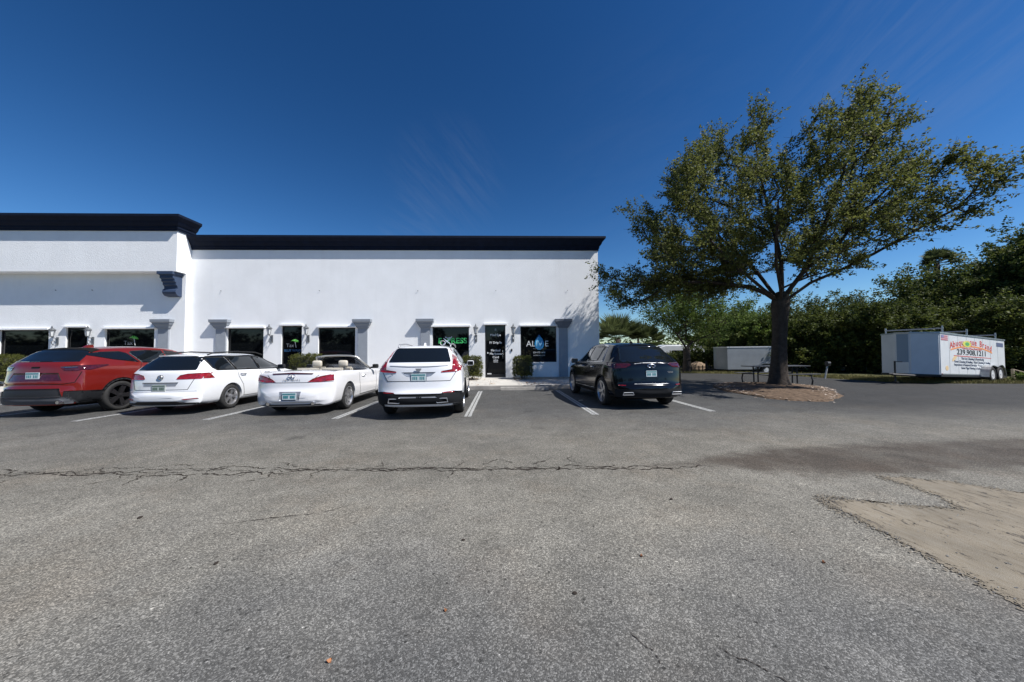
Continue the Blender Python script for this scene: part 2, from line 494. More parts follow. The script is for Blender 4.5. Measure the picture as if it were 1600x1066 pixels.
# washed-out sandy patch at the right
def sand_mat():
    m = bpy.data.materials.new('packed_sand'); m.use_nodes = True
    nt = m.node_tree; b = nt.nodes['Principled BSDF']; L = nt.links
    t = nt.nodes.new('ShaderNodeTexCoord'); mp_ = nt.nodes.new('ShaderNodeMapping'); mp_.inputs['Scale'].default_value = (15, 4.2, 1); mp_.inputs['Rotation'].default_value = (0, 0, R(4))
    L.new(t.outputs['Object'], mp_.inputs['Vector'])
    n = nt.nodes.new('ShaderNodeTexNoise'); n.inputs['Scale'].default_value = 1.0; n.inputs['Detail'].default_value = 10; n.inputs['Roughness'].default_value = .78; n.inputs['Distortion'].default_value = .9
    L.new(mp_.outputs[0], n.inputs['Vector'])
    r = nt.nodes.new('ShaderNodeValToRGB'); e = r.color_ramp.elements
    e[0].position = .405; e[0].color = (.060, .052, .042, 1); e[1].position = .435; e[1].color = (.165, .138, .098, 1)
    e2 = r.color_ramp.elements.new(.62); e2.color = (.200, .177, .138, 1)
    L.new(n.outputs['Fac'], r.inputs['Fac'])
    n2 = nt.nodes.new('ShaderNodeTexNoise'); n2.inputs['Scale'].default_value = 2.3; n2.inputs['Detail'].default_value = 6
    L.new(t.outputs['Object'], n2.inputs['Vector'])
    mr = nt.nodes.new('ShaderNodeMapRange'); mr.inputs['From Min'].default_value = .3; mr.inputs['From Max'].default_value = .7; mr.inputs['To Min'].default_value = .8; mr.inputs['To Max'].default_value = 1.2
    L.new(n2.outputs['Fac'], mr.inputs['Value'])
    x = nt.nodes.new('ShaderNodeVectorMath'); x.operation = 'SCALE'; L.new(r.outputs[0], x.inputs[0]); L.new(mr.outputs[0], x.inputs['Scale']); L.new(x.outputs[0], b.inputs['Base Color'])
    n3 = nt.nodes.new('ShaderNodeTexNoise'); n3.inputs['Scale'].default_value = 160; L.new(t.outputs['Object'], n3.inputs['Vector'])
    bp = nt.nodes.new('ShaderNodeBump'); bp.inputs['Strength'].default_value = .5; bp.inputs['Distance'].default_value = .006
    ad = nt.nodes.new('ShaderNodeMath'); L.new(n.outputs['Fac'], ad.inputs[0]); L.new(n3.outputs['Fac'], ad.inputs[1]); L.new(ad.outputs[0], bp.inputs['Height']); L.new(bp.outputs[0], b.inputs['Normal'])
    b.inputs['Roughness'].default_value = .9
    return m
def ragged(poly, step=.03, jit=.018, seed=1):
    q = random.Random(seed); out = []; off = 0
    for a, b_ in zip(poly, poly[1:] + poly[:1]):
        n = max(1, int(math.dist(a, b_) / step)); d = Vector(b_) - Vector(a); d.normalize(); nn = Vector((-d.y, d.x))
        for k in range(n):
            off = off * .7 + q.gauss(0, jit)
            c = Vector(a).lerp(Vector(b_), k / n) + nn * off; out.append((c.x, c.y))
    return out
M['sand'] = sand_mat()
flat_poly('sand_patch', ragged([(3.05, 3.16), (2.92, 3.02), (2.92, 2.80), (2.86, 2.3), (2.80, 1.78), (2.72, .9), (9, .5), (9, 2.2), (6.4, 2.9), (5.0, 3.13), (4.70, 3.45), (4.18, 3.64), (4.12, 3.56), (4.16, 3.40), (4.12, 3.12), (3.96, 2.86), (3.6, 2.96), (3.22, 3.09)], .016, .011), .0045, M['sand'])
sand_edge = [(3.22, 3.09), (3.05, 3.16), (2.92, 3.02), (2.92, 2.80), (2.86, 2.3), (2.80, 1.78), (2.74, 1.1)]; sand_edge2 = [(6.4, 2.9), (5.0, 3.13), (4.70, 3.45), (4.18, 3.64), (4.12, 3.56), (4.16, 3.40), (4.12, 3.12), (3.96, 2.86), (3.6, 2.96), (3.22, 3.09)]
def near_edge(g, path, sp):
    k = g.integers(0, len(path) - 1); t = g.uniform(); a, b_ = np.array(path[k]), np.array(path[k + 1]); return tuple(a + (b_ - a) * t + g.normal(0, sp, 2))

# mulch island under the big tree
M['mulch'] = mat('mulch_soil', (.115, .082, .058), .95, spec=.1, var=.5, vscale=9, bump=.8, bscale=30, detail=8)
isl = [(7.9, 11.9), (7.8, 10.7), (7.9, 9.6), (8.4, 9.05), (9.2, 9.15), (10.2, 9.9), (11.3, 11.2), (12.3, 12.7), (12.3, 14.2), (11, 15), (9.4, 14.6), (8.4, 13.3)]
for _ in range(2):
    q = []
    for a, b_ in zip(isl, isl[1:] + isl[:1]): q += [(a[0] * .75 + b_[0] * .25, a[1] * .75 + b_[1] * .25), (a[0] * .25 + b_[0] * .75, a[1] * .25 + b_[1] * .75)]
    isl = q
isl_r = ragged(isl, .08, .03, 3)
bm = bmesh.new(); cx, cy = 9.8, 12.0; rings = []
for k, (f, z) in enumerate(((1.0, -.01), (.985, .025), (.9, .055), (.6, .10), (.25, .13))):
    rings.append([bm.verts.new((cx + (x - cx) * f, cy + (y - cy) * f, z + (random.uniform(-.012, .012) if k > 1 else 0))) for x, y in isl_r])
for a, b_ in zip(rings[:-1], rings[1:]):
    for k in range(len(a)): bm.faces.new((a[k], a[(k + 1) % len(a)], b_[(k + 1) % len(a)], b_[k]))
bm.faces.new(rings[-1])
tag(bm_obj('mulch_bed', bm, M['mulch'], smooth=True), kind='structure')
def scatter(name, n, sampler, size, mats, zf, flat=.25, kind='stuff', label=None, seed=4):
    g = np.random.default_rng(seed)
    V = []; F = []
    for i in range(n):
        p = sampler(g)
        if p is None: continue
        a = g.uniform(0, PI); l = size * g.uniform(.5, 1.5); w = l * g.uniform(.25, .6)
        u = np.array([math.cos(a), math.sin(a), g.uniform(-flat, flat)]) * l; v = np.array([-math.sin(a), math.cos(a), g.uniform(-flat, flat)]) * w
        c = np.array([p[0], p[1], zf(p) + abs(u[2]) + abs(v[2])])
        k = len(V); V += [c - u - v, c + u - v, c + u + v, c - u + v]; F.append((k, k + 1, k + 2, k + 3))
    me = bpy.data.meshes.new(name); me.from_pydata([tuple(x) for x in V], [], F)
    o = link_mesh(name, me, mats)
    return tag(o, kind=kind, label=label)
def inside(p, poly):
    c = False
    for a, b_ in zip(poly, poly[1:] + poly[:1]):
        if (a[1] > p[1]) != (b_[1] > p[1]) and p[0] < (b_[0] - a[0]) * (p[1] - a[1]) / (b_[1] - a[1]) + a[0]: c = not c
    return c
def samp_isl(g):
    p = (g.uniform(6.7, 12.6), g.uniform(8.8, 15.1))
    return p if inside(p, isl) or (g.random() < .06 and inside((cx + (p[0] - cx) * .9, cy + (p[1] - cy) * .9), isl)) else None
def z_isl(p):
    d = math.dist(p, (cx, cy)); return .02 + max(0, .10 * (1 - d / 3.2)) if inside(p, isl) else .003
def island_rand(name, cols, trans=0):
    m = bpy.data.materials.new(name); m.use_nodes = True; nt = m.node_tree; g = nt.nodes.new('ShaderNodeNewGeometry'); r = nt.nodes.new('ShaderNodeValToRGB')
    r.color_ramp.interpolation = 'CONSTANT' if len(cols) > 2 else 'LINEAR'
    r.color_ramp.elements[0].color = (*cols[0], 1); r.color_ramp.elements[1].color = (*cols[-1], 1); r.color_ramp.elements[1].position = .8
    for k, c in enumerate(cols[1:-1]): e = r.color_ramp.elements.new(.8 * (k + 1) / (len(cols) - 1)); e.color = (*c, 1)
    nt.links.new(g.outputs['Random Per Island'], r.inputs['Fac']); b = nt.nodes['Principled BSDF']; nt.links.new(r.outputs[0], b.inputs['Base Color']); b.inputs['Roughness'].default_value = .8; b.inputs['Specular IOR Level'].default_value = .2
    return m
M['chips'] = island_rand('mulch_chips', [(.24, .18, .13), (.38, .31, .25), (.13, .095, .07), (.30, .23, .18), (.48, .42, .36)])
scatter('sand_crumbs', 1500, lambda g: near_edge(g, sand_edge if g.random() < .5 else sand_edge2, .035), .008, M['sand'], lambda p: .005)
scatter('asphalt_grit', 900, lambda g: near_edge(g, sand_edge if g.random() < .5 else sand_edge2, .03) if g.random() < .55 else (g.uniform(2.9, 6), g.uniform(1.2, 3.0)), .006, island_rand('asphalt_grit', [(.05, .05, .05), (.12, .12, .12), (.2, .2, .19)]), lambda p: .006)
scatter('fallen_mulch_chips', 9000, samp_isl, .026, M['chips'], z_isl)

# kerb, walk and planting strip along the front
M['kerb'] = mat('kerb_concrete', (.30, .285, .26), .9, spec=.2, var=.28, vscale=2.2, bump=.3, bscale=60, detail=8)
M['walk'] = mat('walk_concrete', (.46, .44, .40), .9, spec=.2, var=.14, vscale=3, bump=.2, bscale=90, detail=8)
bm = bmesh.new(); prism(bm, [(13.30, -.02), (13.47, -.02), (13.47, .15), (13.33, .15), (13.31, .135)], -60, 6.3, 'YZ'); tag(bm_obj('kerb', bm, M['kerb']), kind='structure')
bm = bmesh.new(); prism(bm, [(13.472, -.02), (16.6, -.02), (16.6, .25), (13.472, .148)], -60, 6.3, 'YZ'); tag(bm_obj('sidewalk', bm, M['walk']), kind='structure')
M['gap'] = mat('joint_dirt', (.10, .09, .08), .95)
for k in range(14):
    x = 5.6 - k * 1.5
    bm = bmesh.new()
    vs = [bm.verts.new(p) for p in ((x - .006, 13.48, .153), (x + .006, 13.48, .153), (x + .006, 15.25, .211), (x - .006, 15.25, .211))]; bm.faces.new(vs)
    tag(bm_obj('walk_joint', bm, M['gap']), kind='structure')
def zw(y): return .148 + .102 * (y - 13.47) / 3.13
bed_m = mat('pale_gravel_soil', (.36, .31, .25), .95, spec=.1, var=.4, vscale=12, detail=8, bump=.6, bscale=50)
beds = [(-60, -20.9), (-18.3, -10.6), (-9.0, -1.0), (.62, 6.25)]
for x0, x1 in beds:
    bm = bmesh.new()
    vs = [bm.verts.new(p) for p in ((x0, 15.3, zw(15.3) + .006), (x1, 15.3, zw(15.3) + .006), (x1, 16.48, zw(16.48) + .006), (x0, 16.48, zw(16.48) + .006))]; bm.faces.new(vs)
    tag(bm_obj('planting_bed', bm, bed_m), kind='structure')
M['pebbles'] = island_rand('pebble', [(.55, .52, .46), (.38, .34, .28), (.66, .64, .60), (.25, .20, .15)])
scatter('gravel', 5000, lambda g: (lambda b_: (g.uniform(max(b_[0], -24), b_[1]), g.uniform(15.28, 16.45)))(beds[g.integers(0, 4)]), .024, M['pebbles'], lambda p: zw(p[1]) + .008)
M['dryleaf'] = island_rand('dry_leaf', [(.30, .13, .05), (.22, .14, .07), (.40, .24, .10)])
scatter('leaf_litter', 900, lambda g: (g.uniform(.7, 6.0) if g.random() < .7 else g.uniform(-12, 0), 13.2 + abs(g.normal(0, 1.3)) % 3.2), .03, M['dryleaf'], lambda p: (zw(p[1]) if p[1] > 13.47 else 0.0) + .012)
bm = bmesh.new(); prism(bm, [(0, .0), (.15, .0), (.13, .10), (.11, .12), (.04, .12), (.02, .10)], -.92, .92, 'YZ')
for v in bm.verts: v.co.z += random.uniform(-.004, .004)
o = bm_obj('wheel_stop', bm, M['kerb']); o.location = (.95, 12.98, 0); tag(o, 'low concrete wheel stop at the head of the empty bay', 'wheel stop')
bm = bmesh.new(); box(bm, -.06, .06, -.025, .025, 0, .02, .006); o = bm_obj('paper_scrap', bm, mat('scrap', (.45, .38, .32), .9)); o.location = (2.35, 9.9, 0); o.rotation_euler = (0, 0, .3); tag(o, 'crumpled brown scrap lying on the asphalt beside the black SUV', 'litter')

# ------------------------------------------------------------------ BUILDING
def stucco():
    m = mat('white_stucco', (.79, .80, .805), .9, spec=.2, var=.035, vscale=1.2, bump=.55, bscale=38, detail=6)
    return m
M['stucco'] = stucco()
_nt = M['stucco'].node_tree; _b = _nt.nodes['Principled BSDF']; _src = _b.inputs['Base Color'].links[0].from_socket
_tc = _nt.nodes.new('ShaderNodeTexCoord'); _mp = _nt.nodes.new('ShaderNodeMapping'); _mp.inputs['Scale'].default_value = (3.2, 3.2, .22)
_n = _nt.nodes.new('ShaderNodeTexNoise'); _n.inputs['Scale'].default_value = 1.0; _n.inputs['Detail'].default_value = 7; _n.inputs['Roughness'].default_value = .7
_r = _nt.nodes.new('ShaderNodeMapRange'); _r.inputs['From Min'].default_value = .50; _r.inputs['From Max'].default_value = .80; _r.inputs['To Min'].default_value = 0; _r.inputs['To Max'].default_value = .12
_m = _nt.nodes.new('ShaderNodeMixRGB'); _m.blend_type = 'MULTIPLY'; _m.inputs['Color2'].default_value = (.62, .60, .56, 1)
_nt.links.new(_tc.outputs['Object'], _mp.inputs['Vector']); _nt.links.new(_mp.outputs[0], _n.inputs['Vector']); _nt.links.new(_n.outputs['Fac'], _r.inputs['Value'])
_nt.links.new(_r.outputs[0], _m.inputs['Fac']); _nt.links.new(_src, _m.inputs['Color1']); _nt.links.new(_m.outputs[0], _b.inputs['Base Color'])
M['navy'] = mat('navy_paint', (.005, .009, .022), .7, spec=.15, var=.25, vscale=4, bump=.15, bscale=30)
M['greytrim'] = mat('grey_trim_paint', (.25, .275, .31), .8, var=.05, vscale=5, bump=.3, bscale=50)
M['darktrim'] = mat('dark_grey_trim_paint', (.14, .155, .185), .7, var=.05, vscale=5)
M['midtrim'] = mat('mid_grey_trim_paint', (.225, .25, .285), .8, var=.05, vscale=5)
M['shopglass'] = mat('shop_glass', (.004, .005, .006), .03, spec=.40)
M['frame'] = mat('black_window_frame', (.010, .010, .011), .4)
bld = empty('commercial_building', (0, 16.5, 0), 0, 'long single-storey white stucco building with navy cornice and black shopfronts', 'building')
def bx(*a): return a
def to_bld(o): o.parent = bld; o.matrix_parent_inverse = Matrix.Translation((0, -16.5, 0)); return o
def wall_mesh(bm, x0, x1, yf, z0, z1, ops, depth=.16):
    xs = sorted(set([x0, x1] + [v for o in ops for v in o[:2]])); zs = sorted(set([z0, z1] + [v for o in ops for v in o[2:]]))
    V = {}
    def v(x, y, z):
        k = (round(x, 4), round(y, 4), round(z, 4))
        if k not in V: V[k] = bm.verts.new(k)
        return V[k]
    for a, b_ in zip(xs[:-1], xs[1:]):
        for c, d in zip(zs[:-1], zs[1:]):
            if any(o[0] <= a and b_ <= o[1] and o[2] <= c and d <= o[3] for o in ops): continue
            bm.faces.new((v(a, yf, c), v(b_, yf, c), v(b_, yf, d), v(a, yf, d)))
    for (a, b_, c, d) in ops:
        for (p, q) in (((a, c), (a, d)), ((a, d), (b_, d)), ((b_, d), (b_, c)), ((b_, c), (a, c))):
            bm.faces.new((v(p[0], yf, p[1]), v(q[0], yf, q[1]), v(q[0], yf + depth, q[1]), v(p[0], yf + depth, p[1])))
WIN_R = [(-12.80, -11.13, .96, 2.70), (-8.60, -6.87, .96, 2.70), (-3.22, -1.47, .96, 2.70), (1.02, 2.77, .96, 2.70)]
DOOR_R = [(-10.30, -9.36, .26, 2.80), (-.70, .29, .26, 2.78)]
WIN_L = [(-22.6, -20.46, .96, 2.66), (-18.02, -15.84, .96, 2.68), (-28.5, -26.3, .96, 2.68)]
DOOR_L = [(-19.72, -18.78, .26, 2.76)]
bm = bmesh.new()
wall_mesh(bm, -14.5, 4.88, 16.5, .1, 6.6, WIN_R + DOOR_R)
box(bm, -14.5, 4.88, 16.66, 34, .0, 6.95)
bm.faces.ensure_lookup_table()
# side return between face and body
vs = [bm.verts.new(p) for p in ((4.88, 16.5, .1), (4.88, 16.66, .1), (4.88, 16.66, 6.6), (4.88, 16.5, 6.6))]; bm.faces.new(vs)
me = bpy.data.meshes.new('wall'); bm.to_mesh(me); bm.free(); to_bld(link_mesh('wall', me, M['stucco']))
bm = bmesh.new()
wall_mesh(bm, -34, -14.5, 16.23, .1, 5.4, WIN_L + DOOR_L, .3)
vs = [bm.verts.new(p) for p in ((-14.5, 16.23, .1), (-14.5, 16.498, .1), (-14.5, 16.498, 5.4), (-14.5, 16.23, 5.4))]; bm.faces.new(vs)
me = bpy.data.meshes.new('wall'); bm.to_mesh(me); bm.free(); to_bld(link_mesh('wall', me, M['stucco']))
bm = bmesh.new(); box(bm, -34, -14.503, 16.53, 34, 0, 6.95); to_bld(bm_obj('wall', bm, M['stucco']))
bm = bmesh.new(); box(bm, -34, -14.502, 15.75, 16.6, 5.23, 7.4); to_bld(bm_obj('upper_fascia', bm, M['stucco']))
prof = [(.0, .0), (.04, .0), (.04, .085), (.07, .10), (.07, .19), (.11, .22), (.16, .30), (.19, .38), (.23, .42), (.28, .48), (.32, .52), (.32, .62), (.0, .62)]
def cornice(x0, x1, yf, zb, yb, s=1.0):
    bm = bmesh.new(); st = []
    for kind in range(3):
        row = []
        for o, z in prof:
            o *= s; z *= s
            row.append(bm.verts.new({0: (x0, yf - o, zb + z), 1: (x1 + o, yf - o, zb + z), 2: (x1 + o, yb, zb + z)}[kind]))
        st.append(row)
    n = len(prof)
    for a, b_ in zip(st[:-1], st[1:]):
        for k in range(n): bm.faces.new((a[k], a[(k + 1) % n], b_[(k + 1) % n], b_[k]))
    bm.faces.new(st[0][::-1]); bm.faces.new(st[2])
    return bm
to_bld(bm_obj('cornice', cornice(-14.5, 4.88, 16.5, 6.43, 33.9), M['navy']))
to_bld(bm_obj('cornice', cornice(-34, -14.5, 15.748, 7.06, 16.62, 1.06), M['navy']))
bm = bmesh.new(); box(bm, -14.49, 4.87, 16.52, 33.9, 6.6, 7.0); to_bld(bm_obj('roof', bm, M['kerb']))
bm = bmesh.new()
prism(bm, [(16.228, 5.228), (15.72, 5.228), (15.72, 5.08), (15.78, 5.06), (15.78, 4.94), (15.86, 4.90), (15.86, 4.80), (15.93, 4.76), (15.93, 4.66), (16.00, 4.60), (16.01, 4.50), (15.93, 4.42), (15.91, 4.33), (15.95, 4.24), (16.03, 4.17), (16.228, 4.14)], -15.25, -14.66, 'YZ')
box(bm, -15.30, -14.61, 15.69, 16.227, 5.10, 5.229)
to_bld(bm_obj('corbel', bm, mat('slate_blue_paint', (.028, .048, .095), .6)))
def pilaster(x0, x1, z1, yf, m, cap_m):
    bm = bmesh.new(); box(bm, x0, x1, yf - .07, yf - .001, .2, z1)
    o = to_bld(bm_obj('pilaster', bm, m))
    bm = bmesh.new(); w = (x1 - x0) / 2; c = (x0 + x1) / 2
    rows = [(.02, z1, .10), (.05, z1 + .05, .11), (.07, z1 + .08, .13), (.11, z1 + .15, .16), (.13, z1 + .20, .18), (.17, z1 + .27, .22), (.20, z1 + .30, .25), (.205, z1 + .42, .26)]
    st = []
    for (e, z, d) in rows:
        st.append([bm.verts.new(p) for p in ((c - w - e, yf - .002, z), (c - w - e, yf - d, z), (c + w + e, yf - d, z), (c + w + e, yf - .002, z))])
        # each moulding has its own little step
    full = []
    for r_, nx in zip(st[:-1], st[1:]): pass
    for a, b_ in zip(st[:-1], st[1:]):
        for k in range(4): bm.faces.new((a[k], a[(k + 1) % 4], b_[(k + 1) % 4], b_[k]))
    bm.faces.new(st[0][::-1]); bm.faces.new(st[-1])
    for (z, e, d) in ((z1 + .055, .075, .135), (z1 + .19, .15, .20)):
        box(bm, c - w - e, c + w + e, yf - d, yf - .003, z, z + .03)
    k = bm_obj('capital', bm, cap_m); k.parent = o
pilaster(-13.27, -12.83, 2.68, 16.5, M['greytrim'], M['midtrim'])
pilaster(-6.72, -6.28, 2.66, 16.5, M['greytrim'], M['midtrim'])
pilaster(-3.76, -3.33, 2.66, 16.5, M['greytrim'], M['midtrim'])
pilaster(2.89, 3.31, 2.62, 16.5, M['greytrim'], M['darktrim'])
pilaster(-15.62, -15.16, 2.68, 16.23, M['greytrim'], M['midtrim'])
def shop_window(op, yf, mull=None):
    x0, x1, z0, z1 = op; y = yf + .11; t = .045
    bm = bmesh.new()
    box(bm, x0 + .001, x0 + t, y - .03, y + .03, z0 + .001, z1 - .001); box(bm, x1 - t, x1 - .001, y - .03, y + .03, z0 + .001, z1 - .001)
    box(bm, x0 + t, x1 - t, y - .03, y + .03, z1 - t, z1 - .001); box(bm, x0 + t, x1 - t, y - .03, y + .03, z0 + .001, z0 + t)
    bmesh.ops.remove_doubles(bm, verts=bm.verts, dist=.0005)
    f = to_bld(bm_obj('window', bm, M['frame']))
    bm = bmesh.new(); box(bm, x0 + t - .004, x1 - t + .004, y - .008, y + .008, z0 + t - .004, z1 - t + .004)
    g = bm_obj('pane', bm, M['shopglass']); g.parent = f
    bm = bmesh.new(); box(bm, x0 - .03, x1 + .03, yf - .03, yf + .08, z0 - .05, z0 - .002, .006); g = bm_obj('sill', bm, M['stucco']); g.parent = f
    bm = bmesh.new(); box(bm, x0 - .05, x1 + .09, yf - .13, yf - .002, z1 + .002, z1 + .085, .01); g = bm_obj('lintel', bm, M['stucco']); g.parent = f
    return f
def shop_door(op, yf, handle=True):
    x0, x1, z0, z1 = op; y = yf + .10; t = .055
    bm = bmesh.new()
    box(bm, x0 + .001, x0 + t, y - .035, y + .035, z0 + .001, z1 - .001); box(bm, x1 - t, x1 - .001, y - .035, y + .035, z0 + .001, z1 - .001)
    box(bm, x0 + t, x1 - t, y - .035, y + .035, z1 - t, z1 - .001); box(bm, x0 + t, x1 - t, y - .035, y + .035, z0 + .001, z0 + .14); 
    f = to_bld(bm_obj('door', bm, M['frame']))
    bm = bmesh.new(); box(bm, x0 + t - .004, x1 - t + .004, y - .008, y + .008, z0 + .13, z1 - t + .004); g = bm_obj('pane', bm, M['shopglass']); g.parent = f
    bm = bmesh.new(); tube(bm, [(x1 - .13, y - .03, 1.18), (x1 - .13, y - .07, 1.18), (x1 - .13, y - .07, 1.55), (x1 - .13, y - .03, 1.55)], .012, 8); g = bm_obj('handle', bm, M['chrome']); g.parent = f
    bm = bmesh.new(); box(bm, x0 - .06, x1 + .07, yf - .13, yf - .002, z1 + .002, z1 + .085, .01); g = bm_obj('lintel', bm, M['stucco']); g.parent = f
    bm = bmesh.new(); box(bm, x0, x1, yf - .04, yf + .12, z0 - .03, z0 + .0, .004); g = bm_obj('threshold', bm, M['silver']); g.parent = f
    return f
wr = [shop_window(o, 16.5) for o in WIN_R]; dr = [shop_door(o, 16.5) for o in DOOR_R]
wlft = [shop_window(o, 16.23) for o in WIN_L]; dl = [shop_door(o, 16.23) for o in DOOR_L]
# vertical blinds glimpsed behind the leftmost windows
bl_m = mat('brown_blinds', (.030, .024, .018), .5)
# ---- lettering
ink = mat('white_lettering', (.62, .63, .63), .5); green = mat('green_lettering', (.05, .46, .12), .5); blue = mat('blue_logo', (.03, .28, .56), .45)
lblue = mat('pale_blue_logo', (.22, .52, .72), .45); dblue = mat('deep_blue_logo', (.01, .10, .28), .45); lgreen = mat('leaf_green_logo', (.10, .42, .06), .5)
RX = (R(90), 0, 0)
yg = 16.5 + .11 - .013
def lett(name, s, size, x, z, m, par, off=0.0, y=yg, sx=1.0, spacing=1.0, rot=0.0):
    o = text(name, s, size, (x, y, z), (R(90), rot, 0), m, None, off=off, sx=sx, spacing=spacing); o.parent = par; o.matrix_parent_inverse = par.matrix_world.inverted(); o.parent = par
    o.matrix_parent_inverse = Matrix.Identity(4); return o
bpy.context.view_layer.update()
def shape(name, poly, y, m, par, th=.004):
    bm = bmesh.new(); prism(bm, poly, y - th, y, 'XZ'); o = bm_obj(name, bm, m); o.parent = par; return o
# EXPRESS with running figure between the first letters
w = wr[2]
lett('lettering', 'E', .37, -2.87, 2.03, green, w, off=.008); lett('lettering', 'PRESS', .37, -2.06, 2.03, green, w, off=.008, sx=1.05)
bm = bmesh.new()
for pts in ([(-2.76, 1.80), (-2.62, 1.95), (-2.44, 2.10), (-2.30, 2.24)], [(-2.70, 2.16), (-2.56, 2.02), (-2.42, 1.92), (-2.34, 1.80)], [(-2.62, 2.22), (-2.50, 2.16), (-2.40, 2.20)]):
    tube(bm, [(a, yg - .002, b_) for a, b_ in pts], .024, 6)
o = bm_obj('logo_swoosh', bm, mat('pale_swoosh', (.42, .50, .62), .4)); o.parent = w
bm = bmesh.new(); tube(bm, [(-2.74 + .12 * math.cos(a), yg - .002, 1.93 + .11 * math.sin(a)) for a in [k * 2 * PI / 18 for k in range(19)]], .016, 6); o = bm_obj('logo_ring', bm, ink); o.parent = w
# ALIVE window with blue drop
w = wr[3]
egg = [(1.94 + .22 * math.sin(a) * (1 - .16 * math.cos(a)), 1.90 + .34 * math.cos(a) - (.02 if math.cos(a) > 0 else 0)) for a in [2 * PI * k / 36 for k in range(36)]]
shape('drop_logo', egg, yg + .002, blue, w)
shape('drop_logo_tip', [(1.86, 2.22), (1.94, 2.30), (2.02, 2.22), (1.94, 2.19)], yg + .001, dblue, w)
shape('drop_highlight', [(1.80, 1.72), (1.78, 1.95), (1.84, 2.14), (1.92, 2.20), (1.86, 2.02), (1.84, 1.80)], yg - .0025, lblue, w, .002)
shape('drop_highlight', [(2.0, 1.66), (2.10, 1.78), (2.12, 1.92), (2.06, 1.84)], yg - .0025, dblue, w, .002)
lett('lettering', 'AL', .40, 1.53, 1.85, ink, w, sx=1.0); lett('lettering', 'E', .40, 2.30, 1.85, ink, w)
lett('lettering', 'IV', .40, 1.93, 1.85, mat('ice_blue_lettering', (.38, .62, .76), .4), w, off=-.002, y=yg - .006)
lett('lettering', 'BODY & WELLNESS', .062, 1.90, 1.62, mat('grey_lettering', (.25, .25, .27), .5), w, y=yg - .006)
lett('lettering', '239-970-1638', .105, 1.93, 1.43, ink, w, off=.001); lett('lettering', 'ALIVEBODY.COM', .072, 1.93, 1.29, ink, w)
# door text
d = dr[1]
yd = 16.5 + .10 - .013
for s, z, sz, sx_ in (('Med Spa', 2.30, .15, 1), ('IV Drip In', 1.93, .15, 1), ('Medical', 1.55, .15, 1), ('Marijuana', 1.39, .15, 1), ('Card', 1.22, .15, 1), ('walk-ins', 1.08, .07, 1), ('welcome', 1.0, .06, 1)):
    lett('lettering', s, sz, -.19, z, ink, d, off=.0035, y=yd, sx=sx_)
shape('sticker', [(-.60, 1.40), (-.54, 1.40), (-.54, 1.47), (-.60, 1.47)], yd, ink, d); shape('sticker', [(-.60, .40), (-.40, .40), (-.40, .455), (-.60, .455)], yd - .035, ink, d)
shape('suite_number_sticker', [(-.23, 2.52), (-.15, 2.52), (-.15, 2.62), (-.23, 2.62)], yd, mat('grey_sticker', (.2, .22, .24), .5), d)
# palm logo on door and left window
def palm_logo(par, x, z, y, s, tint):
    bm = bmesh.new()
    for a in (-60, -20, 20, 60, 100): tube(bm, [(x + .10 * s, y, z + .22 * s), (x + (.10 + .11 * math.sin(R(a))) * s, y, z + (.22 + .09 * math.cos(R(a))) * s), (x + (.10 + .20 * math.sin(R(a))) * s, y, z + (.20 + .06 * math.cos(R(a))) * s)], [.020 * s, .026 * s, .006 * s], 6)
    o = bm_obj('palm_logo', bm, lgreen); o.parent = par
    bm = bmesh.new(); tube(bm, [(x + .16 * s, y, z - .08 * s), (x + .11 * s, y, z + .2 * s)], .010 * s, 5); o = bm_obj('palm_logo_stem', bm, ink); o.parent = par
    o = lett('lettering', 'Tax', .24 * s, x - .12 * s, z + .02 * s, mat('dim_lettering', (.16, .17, .19), .5), par, y=y)
    o = lett('lettering', 'BLUE WAVE', .15 * s, x, z - .22 * s, tint, par, off=.004, y=y)
palm_logo(dr[0], -9.83, 1.85, yd, 1.0, mat('dim_blue', (.015, .07, .16), .5))
palm_logo(wlft[1], -16.95, 2.02, 16.23 + .097, 1.1, mat('mid_blue', (.03, .16, .32), .5))
# small fixing hooks and door bell
for x, y, z in ((-13.1, 16.49, 4.47), (-8.55, 16.49, 4.47), (-3.9, 16.49, 4.45), (-.15, 16.49, 4.45), (3.35, 16.49, 4.45), (-20.2, 16.22, 4.47), (-18.6, 16.22, 4.47)):
    bm = bmesh.new(); tube(bm, [(x, y, z), (x - .01, y - .03, z - .005), (x - .01, y - .035, z + .02)], .012, 6); to_bld(bm_obj('wall_hook', bm, M['black']))
bm = bmesh.new(); box(bm, .55, .62, 16.46, 16.498, 1.50, 1.62, .008); to_bld(bm_obj('door_bell', bm, M['black']))

